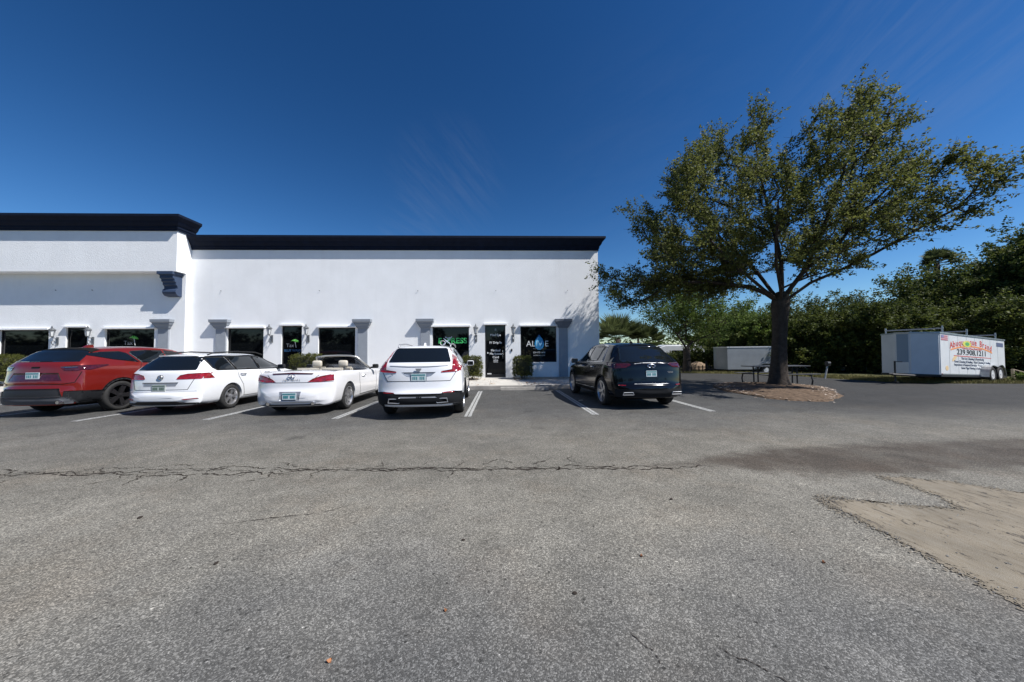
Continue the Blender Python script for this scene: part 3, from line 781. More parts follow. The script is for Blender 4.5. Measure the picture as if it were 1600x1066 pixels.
# ---- wall lanterns
M['lantern'] = mat('grey_lantern_metal', (.16, .17, .18), .45, metal=.6); M['lampglass'] = mat('frosted_lantern_glass', (.55, .57, .58), .2, coat=.5)
def lantern():
    root = empty('wall_lantern')
    bm = bmesh.new(); box(bm, -.05, .05, -.025, 0, -.28, .02, .01); tube(bm, [(0, -.02, -.05), (.0, -.10, -.02), (0, -.17, .0), (0, -.19, .03)], .014, 8)
    tube(bm, [(0, -.02, -.24), (0, -.10, -.30), (0, -.17, -.26), (0, -.19, -.18), (0, -.15, -.12), (0, -.10, -.14), (0, -.10, -.19)], .013, 8); bm_obj('bracket', bm, M['lantern'], root)
    bm = bmesh.new()
    lathe(bm, [(0, .03), (.05, .03), (.06, .05), (.035, .06), (.0, .06)], 10, 'Z', (0, -.19, 0)); lathe(bm, [(.02, .30), (.11, .28), (.115, .295), (.06, .35), (.03, .37), (.03, .40), (.012, .42), (.018, .44), (0, .47)], 10, 'Z', (0, -.19, 0))
    for k in range(6):
        a = k * PI / 3; tube(bm, [(.055 * math.cos(a), -.19 + .055 * math.sin(a), .05), (.092 * math.cos(a), -.19 + .092 * math.sin(a), .29)], .006, 5)
    bm_obj('lantern_cage', bm, M['lantern'], root)
    bm = bmesh.new(); lathe(bm, [(0, .055), (.048, .055), (.082, .285), (0, .285)], 6, 'Z', (0, -.19, 0)); bm_obj('lantern_glass', bm, M['lampglass'], root)
    return root
L0 = lantern()
spots = [(-20.06, 16.23, 2.30, 'grey wall lantern left of the leftmost black door, behind the red crossover'), (-18.52, 16.23, 2.30, 'grey wall lantern right of the leftmost black door'),
         (-10.74, 16.5, 2.34, 'grey wall lantern left of the black door with the palm logo'), (-9.05, 16.5, 2.34, 'grey wall lantern right of the black door with the palm logo'),
         (-1.13, 16.5, 2.30, 'grey wall lantern left of the black door lettered in white'), (.66, 16.5, 2.30, 'grey wall lantern right of the black door lettered in white')]
for i, (x, y, z, lb) in enumerate(spots):
    o = L0 if i == 0 else copy_tree(L0)
    o.location = (x, y - .002, z); o.scale = (1.15, 1.15, 1.15); tag(o, lb, 'wall lantern', 'wall lanterns beside the shop doors')
# ------------------------------------------------------------------ CARS
def catmull(vals, sub):
    """vals: list of tuples, returns resampled list"""
    v = np.array(vals, float)
    out = []
    n = len(v)
    for i in range(n - 1):
        p0 = v[max(i - 1, 0)]; p1 = v[i]; p2 = v[i + 1]; p3 = v[min(i + 2, n - 1)]
        m1 = (p2 - p0) * 0.42; m2 = (p3 - p1) * 0.42
        # limit tangents (avoid overshoot)
        dlt = p2 - p1
        m1 = np.where(np.sign(m1) != np.sign(dlt), 0, m1); m2 = np.where(np.sign(m2) != np.sign(dlt), 0, m2)
        m1 = np.sign(m1) * np.minimum(np.abs(m1), 2.5 * np.abs(dlt)); m2 = np.sign(m2) * np.minimum(np.abs(m2), 2.5 * np.abs(dlt))
        for k in range(sub):
            t = k / sub
            h00 = 2 * t**3 - 3 * t**2 + 1; h10 = t**3 - 2 * t**2 + t; h01 = -2 * t**3 + 3 * t**2; h11 = t**3 - t**2
            out.append(h00 * p1 + h10 * m1 + h01 * p2 + h11 * m2)
    out.append(v[-1])
    return out

def car_body_mesh(st, sub=5, crown=0.035, open_top=False):
    """st: stations (y, bottom, belt, top, half width, roof half width) from rear to nose"""
    rows = []
    for y, bot, belt, top, wb, wr in catmull(st, sub):
        belt = min(belt, top - 0.05)
        g = max(0.0, min(1.0, (top - belt - 0.05) / 0.30))
        h = belt - bot
        rx = (0.90 * wb) * (1 - g) + wr * g
        rz = top - (0.030 * (1 - g) + 0.085 * g)
        gx = (0.945 * wb) * (1 - g) + (0.925 * wb) * g
        gz = belt + (rz - belt) * (0.35 * (1 - g) + 0.10 * g)
        pts = [(0, bot), (0.72 * wb, bot), (0.93 * wb, bot + 0.03), (0.985 * wb, bot + 0.22 * h), (1.0 * wb, bot + 0.50 * h),
               (0.992 * wb, bot + 0.74 * h), (0.972 * wb, belt - 0.03), (gx, gz), ((gx + rx) / 2 + 0.018 * g, (gz + rz) / 2),
               (rx, rz), (rx * 0.90, top - 0.022 - crown * 0.4), (rx * 0.55, top - 0.006), (0, top)]
        # chaikin rounding of the open polyline (2 passes, ends kept)
        for _ in range(2):
            q = [pts[0]]
            for a, b in zip(pts[:-1], pts[1:]):
                q.append((a[0] * .75 + b[0] * .25, a[1] * .75 + b[1] * .25))
                q.append((a[0] * .25 + b[0] * .75, a[1] * .25 + b[1] * .75))
            q.append(pts[-1])
            pts = q
        full = [(x, z) for x, z in pts] + [(-x, z) for x, z in pts[-2:0:-1]]
        # the nose and tail lean: push the middle of each ring out (plan-view rounding)
        rows.append((y, full))
    bm = bmesh.new()
    L = rows[-1][0]
    vr = []
    for y, full in rows:
        ring = []
        for x, z in full:
            yy = y
            if y < 0.6:      # rounded tail in plan
                yy = y + 0.24 * (abs(x) / 0.92) ** 3.2 * (1 - y / 0.6)
            if y > L - 1.0:
                yy = y - 0.22 * (abs(x) / 0.9) ** 2.2 * ((y - (L - 1.0)) / 1.0)
            ring.append(bm.verts.new((x, yy, z)))
        vr.append(ring)
    n = len(vr[0])
    for a, b in zip(vr[:-1], vr[1:]):
        for k in range(n):
            bm.faces.new((a[k], a[(k + 1) % n], b[(k + 1) % n], b[k]))
    bm.faces.new(vr[0][::-1])
    bm.faces.new(vr[-1])
    bmesh.ops.recalc_face_normals(bm, faces=bm.faces)
    return bm

class Patcher:
    """lays thin raised pieces (glass, lamps, trims) on a body surface by projection along an axis"""
    def __init__(self, bm):
        self.bvh = BVHTree.FromBMesh(bm)
    def patch(self, bm, poly, direction='rear', off=0.006, res=0.04, side=1, mi=0):
        poly = [Vector((p[0], p[1])) for p in poly]
        if sum(p.x * q.y - q.x * p.y for p, q in zip(poly, poly[1:] + poly[:1])) < 0: poly = poly[::-1]
        ring = []
        for p, q in zip(poly, poly[1:] + poly[:1]):
            m = max(1, int((q - p).length / res))
            ring += [p.lerp(q, k / m) for k in range(m)]
        n0 = len(ring)
        xs = [p.x for p in poly]; ys = [p.y for p in poly]
        pts = list(ring)
        yy = min(ys) + res / 2
        while yy < max(ys):
            xx = min(xs) + res / 2
            while xx < max(xs):
                q = Vector((xx, yy)); ins = False
                for p1, p2 in zip(poly, poly[1:] + poly[:1]):
                    if (p1.y > yy) != (p2.y > yy) and xx < (p2.x - p1.x) * (yy - p1.y) / (p2.y - p1.y) + p1.x: ins = not ins
                if ins and min((q - p).length for p in ring) > res * .4: pts.append(q)
                xx += res
            yy += res
        cv, ce, cf, _, _, _ = delaunay_2d_cdt(pts, [(i, (i + 1) % n0) for i in range(n0)], [], 1, 1e-6)
        t = bmesh.new()
        vs = [t.verts.new((p.x, p.y, 0)) for p in cv]
        for f in cf: t.faces.new([vs[i] for i in f])
        mp_ = {}
        for v in t.verts:
            a, b = v.co.x, v.co.y
            if direction == 'rear': o = Vector((a, -3, b)); d = Vector((0, 1, 0))
            elif direction == 'front': o = Vector((a, 9, b)); d = Vector((0, -1, 0))
            elif direction == 'side': o = Vector((side * 3, a, b)); d = Vector((-side, 0, 0))
            elif direction == 'top': o = Vector((a, b, 4)); d = Vector((0, 0, -1))
            hit, nrm, _, _ = self.bvh.ray_cast(o, d)
            if hit is None: continue
            if nrm.dot(d) > 0: nrm = -nrm
            if direction == 'side' and abs(nrm.dot(d)) < 0.35: continue
            mp_[v] = (bm.verts.new(hit + nrm * off), bm.verts.new(hit - nrm * 0.012))
        for f in t.faces:
            if all(v in mp_ for v in f.verts):
                nf = bm.faces.new([mp_[v][0] for v in f.verts]); nf.material_index = mi; nf.smooth = True
        for e in t.edges:
            if len(e.link_faces) == 1 and all(v in mp_ for v in e.verts):
                a, b = e.verts
                nf = bm.faces.new((mp_[a][0], mp_[b][0], mp_[b][1], mp_[a][1])); nf.material_index = mi
        t.free()
    def surf(self, x, z):
        h = self.bvh.ray_cast(Vector((x, -3, z)), Vector((0, 1, 0)))[0]
        return h.y if h else 0.0
    def line(self, bm, pts, w, direction='rear', off=0.004, side=1, mi=0, res=0.05):
        for a, b in zip(pts[:-1], pts[1:]):
            a = Vector(a); b = Vector(b)
            d = (b - a)
            if d.length < 1e-6: continue
            n = Vector((-d.y, d.x)).normalized() * w / 2
            self.patch(bm, [a - n, b - n, b + n, a + n], direction, off, res, side, mi)

def wheel(parent, x, y, r, w, rim_r, spokes, rim_mat, side, hub=0.05, twin=False, spw=0.05):
    root = bpy.data.objects.new('wheel', None)
    C.objects.link(root); root.parent = parent; root.location = (x, y, r)
    bm = bmesh.new()
    hw = w / 2
    lathe(bm, [(rim_r, -hw * .9), (rim_r + .02, -hw), (r - .04, -hw), (r - .012, -hw * .85), (r, -hw * .6), (r, hw * .6), (r - .012, hw * .85), (r - .04, hw), (rim_r + .02, hw), (rim_r, hw * .9)], 40, 'X', closed=True)
    bm_obj('tyre', bm, M['rubber'], root, angle=40)
    bm = bmesh.new()
    o = side
    lathe(bm, [(rim_r + .008, o * hw * .92), (rim_r - .015, o * hw * .95), (rim_r - .03, o * hw * .55), (rim_r - .04, -o * hw * .7)], 36, 'X', closed=False)
    for f in [f for f in bm.faces if len(f.verts) > 10]: bm.faces.remove(f)
    # hub
    lathe(bm, [(0.0, o * hw * .80), (hub * .9, o * hw * .80), (hub * 1.3, o * hw * .7), (hub * 1.3, o * hw * .3)], 20, 'X')
    for k in range(spokes):
        a0 = 2 * PI * k / spokes
        for da in ((-0.13, 0.13) if twin else (0,)):
            a = a0 + da
            ri, ro = hub * .8, rim_r - .012
            ca, sa = math.cos(a), math.sin(a)
            cb, sb = math.cos(a0 + da * 1.0), math.sin(a0 + da * 1.0)
            wi, wo_ = spw * .55, spw * .42
            vs = []
            for rr, ww, xx in ((ri, wi, hw * .74), (ro, wo_, hw * .80)):
                for s in (-1, 1):
                    for dx in (0, -0.045):
                        vs.append(bm.verts.new((o * (xx + dx), rr * cb - s * ww * sb, rr * sb + s * ww * cb)))
            idx = [(0, 2, 6, 4), (1, 5, 7, 3), (0, 4, 5, 1), (2, 3, 7, 6), (0, 1, 3, 2), (4, 6, 7, 5)]
            for f in idx: bm.faces.new([vs[i] for i in f])
    bm_obj('rim', bm, rim_mat, root, angle=35)
    bm = bmesh.new()     # brake disc and dark back plate
    lathe(bm, [(0, -o * hw * .2), (rim_r * .72, -o * hw * .2), (rim_r * .72, -o * hw * .25), (rim_r - .035, -o * hw * .3), (rim_r - .035, -o * hw * .5), (0, -o * hw * .5)], 28, 'X')
    bm_obj('brake_disc', bm, M['cladding'], root)
    return root

def cut_body(bm, name, mats, parent, wells, extra=None):
    """link the body, subtract wheel wells"""
    me = bpy.data.meshes.new(name)
    bm.to_mesh(me)
    body = link_mesh(name, me, mats, parent, True)
    cb = bmesh.new()
    for (x, y, z, r, depth, s) in wells:
        x0, x1 = (x, x + s * depth)
        ring = []
        n = 32
        for xx in (min(x0, x1), max(x0, x1)):
            ring.append([cb.verts.new((xx, y + math.cos(2 * PI * k / n) * r, z + math.sin(2 * PI * k / n) * r)) for k in range(n)])
        for k in range(n):
            cb.faces.new((ring[0][k], ring[0][(k + 1) % n], ring[1][(k + 1) % n], ring[1][k]))
        cb.faces.new(ring[0]); cb.faces.new(ring[1][::-1])
    if extra:
        for e in extra: e(cb)
    bmesh.ops.recalc_face_normals(cb, faces=cb.faces)
    cm_ = bpy.data.meshes.new('cut'); cb.to_mesh(cm_); cb.free()
    for m in mats: cm_.materials.append(M['gapdark'])
    co = bpy.data.objects.new('cut', cm_); C.objects.link(co); co.parent = parent
    md = body.modifiers.new('b', 'BOOLEAN'); md.operation = 'DIFFERENCE'; md.object = co; md.solver = 'EXACT'
    try: md.material_mode = 'TRANSFER'
    except Exception: pass
    dg = bpy.context.evaluated_depsgraph_get()
    nm = bpy.data.meshes.new_from_object(body.evaluated_get(dg))
    body.modifiers.clear(); body.data = nm; nm.name = name
    nm.set_sharp_from_angle(angle=R(38))
    bpy.data.objects.remove(co)
    return body

def mirror(poly): return [(-p[0], p[1]) for p in poly]

def plate_piece(parent, x, z, y, w=.31, h=.155, txt=None):
    bm = bmesh.new()
    box(bm, x - w / 2, x + w / 2, y - .008, y + .004, z - h / 2, z + h / 2, .004)
    p = bm_obj('number_plate', bm, [M['plate']], parent)
    bm = bmesh.new()
    box(bm, x - w * .46, x + w * .46, y - .0105, y - .0085, z + h * .24, z + h * .42)
    hsh = int(abs(parent.location.x) * 37) % 5
    for k in range(7):
        if k == 3: continue
        xx = x - w * .36 + k * w * .12
        ww_ = .006 + .005 * ((k * 3 + hsh) % 3)
        box(bm, xx - ww_, xx + ww_, y - .0105, y - .0085, z - h * .30, z + h * .10)
    bm_obj('plate_print', bm, M['plateteal'], p)
    return p

def mirror_cap(parent, x, y, z, m, side, w=.20, h=.15):
    bm = bmesh.new()
    box(bm, x - w / 2, x + w / 2, y - .06, y + .07, z - h / 2, z + h / 2, .035)
    box(bm, x - side * w / 2 - .07 if side > 0 else x + w / 2 - .02, x - w / 2 + .02 if side > 0 else x + w / 2 + .07, y - .02, y + .04, z - h / 2, z - h / 2 + .05, .01)
    o = bm_obj('side_mirror', bm, m, parent, angle=40)
    bm = bmesh.new()
    box(bm, x - w * .42, x + w * .42, y - .066, y - .058, z - h * .38, z + h * .38, .003)
    bm_obj('mirror_glass', bm, M['glass'], o)

def build_car(spec, loc, rz, label, group='cars parked nose-in facing the building'):
    root = empty(spec['name'], loc, rz, label, spec.get('cat', 'car'), group)
    W2 = spec['W']; r = spec['r']
    st = spec['st']; a_, b_ = np.array(st[0]), np.array(st[1]); mid = a_ * .35 + b_ * .65; mid[0] = -.026; mid[4] = a_[4] * .3 + b_[4] * .7 - .03
    q_ = a_ * .7 + b_ * .3; q_[0] = -.040; q_[4] = a_[4] * .55 + b_[4] * .45
    bm = car_body_mesh([st[0], tuple(q_), tuple(mid)] + list(st[1:]))
    P = Patcher(bm)
    pm = spec['paint']
    gaps = bmesh.new()
    def emit(nm, m, pcs, off):
        b2 = gaps if nm == 'panel_gap' else bmesh.new()
        mi = 1 if nm == 'panel_gap' else 0
        for pc in pcs:
            kind, poly = pc[0], pc[1]
            if kind in ('rear', 'top', 'front'): P.patch(b2, poly, kind, off)
            elif kind in ('sideR', 'sideL'): P.patch(b2, poly, 'side', off, side=1 if kind[-1] == 'R' else -1)
            elif kind in ('lineR', 'lineL'): P.line(b2, poly, pc[2], 'side', off, 1 if kind[-1] == 'R' else -1, mi=mi)
            elif kind == 'lineB': P.line(b2, poly, pc[2], 'rear', off, mi=mi)
            elif kind == 'arc':
                s, yw, (ro, ri) = pc[2], pc[3], poly
                n = 16; a0, a1 = R(-12), R(192)
                if True:
                    for k in range(n):
                        t0 = a0 + (a1 - a0) * k / n; t1 = a0 + (a1 - a0) * (k + 1) / n
                        P.patch(b2, [(yw + ri * math.cos(t0), r + ri * math.sin(t0)), (yw + ro * math.cos(t0), r + ro * math.sin(t0)),
                                     (yw + ro * math.cos(t1), r + ro * math.sin(t1)), (yw + ri * math.cos(t1), r + ri * math.sin(t1))], 'side', off, side=s)
        if nm == 'panel_gap': return
        b2.normal_update()
        if len(b2.faces):
            me = bpy.data.meshes.new(nm); b2.to_mesh(me)
            link_mesh(nm, me, m, root)
        b2.free()
    for (nm, m, pieces, off) in spec['patches']:
        if nm == 'panel_gap': emit(nm, m, pieces, off); continue
        right, left = [], []
        for pc in pieces:
            k = pc[0]
            if k == 'rear2': right.append(('rear', pc[1])); left.append(('rear', mirror(pc[1])))
            elif k == 'arch':
                for s in (1, -1):
                    for yw in (spec['ya'], spec['yf']): emit('wheel_arch_trim', m, [('arc', pc[1], s, yw)], off)
            elif k[-1] == 'R': right.append(pc)
            elif k[-1] == 'L': left.append(pc)
            else: emit(nm, m, [pc], off)
        if nm in ('tail_light', 'window_trim'):
            if right: emit(nm, m, right, off)
            if left: emit(nm, m, left, off)
        else:
            for pc in right + left: emit(nm, m, [pc], off)
    wells = []
    for s in (1, -1):
        for yw in (spec['ya'], spec['yf']):
            wells.append((s * (W2 - .30), yw, r, r + spec.get('gap', .045), .8, s))
    body = cut_body(bm, 'body', [pm], root, wells, spec.get('extra'))
    bm.free()
    body.data.materials.clear(); body.data.materials.append(pm); body.data.materials.append(M['gapdark'])
    bg_ = bmesh.new(); bg_.from_mesh(body.data); n0 = len(bg_.faces)
    gm_ = bpy.data.meshes.new('gap'); gaps.to_mesh(gm_); gaps.free(); bg_.from_mesh(gm_)
    bg_.faces.ensure_lookup_table()
    for f in bg_.faces[n0:]: f.material_index = 1
    bg_.to_mesh(body.data); bg_.free()
    for s in (1, -1):
        for yw in (spec['ya'], spec['yf']):
            wheel(root, s * (W2 - spec.get('track', .125)), yw, r, .225, spec['rim'], spec['spokes'], spec['rimmat'], s, twin=spec.get('twin', False), spw=spec.get('spw', .05))
    # dark underside: axle, silencer, floor tray
    b3 = bmesh.new()
    box(b3, -W2 + .25, W2 - .25, .5, spec['L'] - .6, .22, .34, .02)
    tube(b3, [(-W2 + .2, spec['ya'], r), (W2 - .2, spec['ya'], r)], .045)
    box(b3, -.42, .42, .42, .75, .20, .36, .05)
    bm_obj('underbody', b3, M['gapdark'], root)
    return root, body, P

# ---- red SUV
def side_both(kindL, poly): return [('sideR', poly), ('sideL', poly)]
red = mat('red_metallic_paint', (0.20, 0.013, 0.008), rough=0.28, coat=1.0, metal=0.35)
sp = dict(name='red_suv', cat='car', L=4.86, W=.97, r=.385, ya=1.05, yf=3.91, paint=red, rim=.29, rimmat=M['darkalloy'], spokes=5, twin=True, spw=.06, gap=.05,
    st=[(-.045, 0.39, 0.44, 0.49, .40, .3), (.0, .34, .60, .68, .80, .65), (.025, .28, .66, .74, .87, .7), (.035, .27, .78, .84, .90, .74), (.08, .27, .94, 1.02, .905, .76), (.13, .27, 1.10, 1.24, .915, .74),
        (.38, .27, 1.17, 1.43, .94, .70), (.62, .27, 1.19, 1.60, .955, .66), (1.1, .26, 1.17, 1.665, .97, .64), (1.9, .25, 1.12, 1.70, .97, .64), (2.7, .25, 1.08, 1.67, .97, .63),
        (3.2, .25, 1.06, 1.52, .97, .63), (3.65, .26, 1.04, 1.20, .96, .68), (3.9, .27, 1.02, 1.10, .95, .7), (4.4, .3, .95, 1.03, .92, .7), (4.75, .33, .8, .85, .85, .6), (4.86, .4, .6, .66, .75, .5)],
    patches=[
        ('rear_window', M['glass'], [('rear', [(-.74, 1.285), (.74, 1.285), (.70, 1.40), (.60, 1.585), (-.60, 1.585), (-.70, 1.40)])], .007),
        ('side_window', M['glass'], [('sideR', [(1.62, 1.235), (2.38, 1.20), (2.38, 1.585), (1.9, 1.59), (1.5, 1.56), (1.42, 1.50)]), ('sideR', [(2.44, 1.20), (3.45, 1.15), (3.30, 1.28), (3.0, 1.46), (2.75, 1.56), (2.44, 1.585)]),
                                     ('sideL', [(1.62, 1.235), (2.38, 1.20), (2.38, 1.585), (1.5, 1.56)]), ('sideL', [(2.44, 1.20), (3.45, 1.15), (3.0, 1.46), (2.44, 1.585)])], .007),
        ('quarter_window', M['glass'], [('sideR', [(.42, 1.455), (.95, 1.33), (1.56, 1.245), (1.36, 1.50), (1.2, 1.55), (.8, 1.53), (.56, 1.50)]), ('sideL', [(.42, 1.455), (.95, 1.33), (1.56, 1.245), (1.36, 1.50), (.8, 1.53)])], .006),
        ('tail_light', M['lamp_dark'], [('rear2', [(.52, 1.17), (.60, 1.08), (.80, 1.07), (.88, 1.10), (.88, 1.20), (.70, 1.20)]), ('sideR', [(0.270, 1.09), (0.390, 1.09), (0.790, 1.19), (0.750, 1.21), (0.270, 1.20)]), ('sideL', [(0.270, 1.09), (0.390, 1.09), (0.790, 1.19), (0.750, 1.21), (0.270, 1.20)])], .009),
        ('tail_light_strip', M['chrome'], [('rear2', [(.53, 1.162), (.62, 1.140), (.80, 1.15), (.80, 1.165), (.62, 1.166)])], .013),
        ('bumper_panel', M['black'], [('rear', [(-.60, .66), (.60, .66), (.66, .47), (-.66, .47)])], .016),
        ('skid_plate', mat('grey_skid_paint', (.085, .09, .10), .5, spec=.3), [('rear', [(-.72, .465), (.72, .465), (.82, .36), (.80, .31), (-.80, .31), (-.82, .36)])], .022),
        ('lower_cladding', M['cladding'], [('sideR', [(.05, .29), (.62, .28), (.62, .58), (.08, .60)]), ('sideL', [(.05, .29), (.62, .28), (.62, .58), (.08, .60)]),
                                           ('sideR', [(1.45, .28), (3.5, .28), (3.5, .42), (1.45, .42)]), ('sideL', [(1.45, .28), (3.5, .28), (3.5, .42), (1.45, .42)]), ('arch', (.475, .425)),
                                           ('rear2', [(.70, .60), (.90, .60), (.90, .32), (.84, .32), (.74, .47)])], .014),
        ('tailgate_recess', M['lamp_dark'], [('rear', [(-.50, 1.03), (.50, 1.03), (.60, .84), (-.60, .84)])], .004),
        ('emblem', M['gapdark'], [('rear', [(-.09, 1.145), (.09, 1.145), (.10, 1.175), (-.08, 1.175)])], .010),
        ('panel_gap', M['gapdark'], [('lineB', [(-.80, .80), (-.62, .76), (.62, .76), (.80, .80), (.86, 1.05)], .012), ('lineR', [(1.60, 1.22), (1.44, .95), (1.50, .45)], .010), ('lineR', [(2.41, 1.18), (2.45, .45)], .010), ('lineR', [(3.45, 1.12), (3.42, .45)], .010)], .004),
        ('spoiler', M['gapdark'], [('top', [(-.66, .60), (.66, .60), (.62, .82), (-.62, .82)])], .012),
    ])
root, body, P = build_car(sp, (-10.94, 9.42 - 1.05, 0), 0, 'dark red metallic crossover with black lower cladding, leftmost in the parked row')
plate_piece(root, 0, .965, P.surf(0, .92) - .004)
bm = bmesh.new(); tube(bm, [(.66, -.025, .345), (.66, .15, .345)], .05, 16, caps=False); tube(bm, [(.66, -.022, .345), (.66, .15, .345)], .040, 16); bm_obj('exhaust_tip', bm, M['chrome'], root)
mirror_cap(root, 1.08, 3.28, 1.18, M['black'], 1); mirror_cap(root, -1.08, 3.28, 1.18, M['black'], -1)
bm = bmesh.new(); prism(bm, [(1.00, 1.655), (1.22, 1.66), (1.20, 1.725), (1.10, 1.72)], -.03, .03, 'YZ'); bm_obj('roof_fin', bm, red, root)
bm = bmesh.new(); tube(bm, [(.965, 1.72, .97), (1.0, 1.74, .975), (1.0, 1.92, .97), (.965, 1.94, .965)], .013, 6); bm_obj('door_handle', bm, red, root)

# ---- white estate car
white = mat('white_car_paint', (0.70, 0.71, 0.72), rough=0.22, coat=1.0)
sp = dict(name='white_estate_car', cat='car', L=4.56, W=.90, r=.32, ya=1.06, yf=3.69, paint=white, rim=.215, rimmat=M['alloy'], spokes=5, twin=True, spw=.045,
    st=[(-.045, 0.35, 0.40, 0.45, .40, .3), (.0, .30, .48, .54, .77, .55), (.02, .23, .54, .60, .835, .62), (.035, .22, .68, .74, .86, .7), (.06, .22, .84, .90, .86, .7), (.11, .22, .95, 1.04, .87, .70), (.30, .21, .985, 1.22, .885, .64),
        (.46, .20, .995, 1.37, .89, .60), (.62, .20, 1.0, 1.435, .895, .585), (.95, .19, .99, 1.46, .9, .58), (1.6, .18, .975, 1.48, .9, .58), (2.3, .18, .96, 1.465, .9, .575), (2.8, .18, .95, 1.34, .9, .575),
        (3.38, .19, .93, 1.04, .89, .6), (3.6, .2, .91, .97, .88, .6), (4.2, .23, .83, .88, .85, .6), (4.48, .26, .66, .72, .78, .5), (4.56, .32, .48, .54, .68, .4)],
    patches=[
        ('rear_window', M['glass'], [('rear', [(-.66, 1.055), (.66, 1.055), (.67, 1.09), (.585, 1.345), (.54, 1.375), (-.54, 1.375), (-.585, 1.345), (-.67, 1.09)])], .006),
        ('quarter_window', M['glass'], [('sideR', [(.52, 1.34), (.55, 1.11), (.64, 1.045), (1.22, 1.035), (1.12, 1.37), (.62, 1.365)]), ('sideL', [(.52, 1.34), (.55, 1.11), (.64, 1.045), (1.22, 1.035), (1.12, 1.37), (.62, 1.365)])], .006),
        ('side_window', M['glass'], [('sideR', [(1.29, 1.035), (2.14, 1.02), (2.12, 1.39), (1.19, 1.375)]), ('sideR', [(2.20, 1.02), (3.22, 1.00), (3.02, 1.14), (2.74, 1.29), (2.5, 1.365), (2.19, 1.39)]),
                                     ('sideL', [(1.29, 1.035), (2.14, 1.02), (2.12, 1.39), (1.19, 1.375)]), ('sideL', [(2.20, 1.02), (3.22, 1.00), (2.74, 1.29), (2.19, 1.39)])], .006),
        ('window_trim', M['gapdark'], [('lineR', [(.52, 1.34), (.55, 1.11), (.64, 1.04), (3.24, .99), (3.02, 1.15), (2.74, 1.30), (2.5, 1.375), (2.1, 1.398), (.62, 1.375), (.52, 1.34)], .022), ('lineR', [(1.26, 1.03), (1.16, 1.38)], .05), ('lineR', [(2.17, 1.03), (2.155, 1.39)], .05)], .012),
        ('tail_light', M['lamp_red'], [('rear2', [(.36, .86), (.42, .94), (.56, .975), (.76, .985), (.85, .985), (.87, .85), (.38, .845)]), ('sideR', [(0.240, .855), (0.510, .855), (0.390, .985), (0.220, .985)]), ('sideL', [(0.240, .855), (0.510, .855), (0.390, .985), (0.220, .985)])], .009),
        ('number_plate_recess', M['silver'], [('rear', [(-.41, .775), (.41, .775), (.36, .685), (-.36, .685)])], .004),
        ('emblem', M['darkalloy'], [('rear', [(.062 * math.cos(2 * PI * k / 20), .885 + .062 * math.sin(2 * PI * k / 20)) for k in range(20)])], .014),
        ('rear_reflector', M['lamp_red'], [('rear2', [(.54, .385), (.78, .395), (.80, .375), (.58, .365)])], .008),
        ('diffuser', M['black'], [('rear', [(-.56, .30), (-.44, .335), (.44, .335), (.56, .30), (.80, .285), (.80, .245), (-.80, .245), (-.80, .285)])], .016),
        ('panel_gap', M['gapdark'], [('lineB', [(-.70, .95), (-.70, .85), (-.60, .60), (.60, .60), (.70, .85), (.70, .95)], .010), ('lineR', [(1.28, 1.02), (1.30, .85), (1.46, .60), (1.52, .30)], .010), ('lineR', [(2.17, 1.0), (2.20, .30)], .010), ('lineR', [(3.2, .98), (3.15, .30)], .010), ('lineR', [(1.5, .30), (3.2, .29)], .010)], .0035),
        ('crease', mat('shadow_crease', (.55, .56, .58), .3, coat=.5), [('lineB', [(-.76, .56), (.76, .56)], .012)], .004),  # greyer line paints in the shade along the bumper fold
    ])
root, body, P = build_car(sp, (-8.04, 9.42 - 1.06, 0), 0, 'white estate car with black roof rails, between the red crossover and the convertible')
vw_plate = plate_piece(root, 0, .645, P.surf(0, .60) - .004)
M['plate_grey'] = mat('worn_plate', (.38, .42, .40), .5, var=.2, vscale=20)
vw_plate.data.materials[0] = M['plate_grey']; vw_plate.children[0].data.materials[0] = mat('faded_green_print', (.12, .17, .14), .6)
for s in (1, -1):
    bm = bmesh.new(); tube(bm, [(s * .60, .62, 1.425), (s * .60, .76, 1.475), (s * .60, 1.5, 1.515), (s * .595, 2.3, 1.495), (s * .59, 2.62, 1.43)], .018, 8); bm_obj('roof_rail', bm, M['black'], root, smooth=True)
bm = bmesh.new(); box(bm, -.46, .46, .47, .60, 1.392, 1.412, .008); bm_obj('spoiler', bm, white, root)
for yy in (1.36, 2.32):
    bm = bmesh.new(); tube(bm, [(.885, yy, .90), (.92, yy + .02, .905), (.92, yy + .17, .903), (.885, yy + .19, .90)], .013, 6); bm_obj('door_handle', bm, M['chrome'], root)
mirror_cap(root, .96, 3.0, 1.04, M['black'], 1); mirror_cap(root, -.96, 3.0, 1.04, M['black'], -1)
em = bmesh.new()
for a, b in (((-.035, .925), (-.012, .86)), ((-.012, .86), (0, .892)), ((0, .892), (.012, .86)), ((.012, .86), (.035, .925)), ((-.014, .930), (0, .897)), ((0, .897), (.014, .930))):
    tube(em, [(a[0], .032, a[1]), (b[0], .032, b[1])], .005, 5)
lathe(em, [(.050, .030), (.058, .028), (.062, .034)], 24, 'Y', (0, 0, .885))
bm_obj('emblem_ring', em, M['chrome'], root)

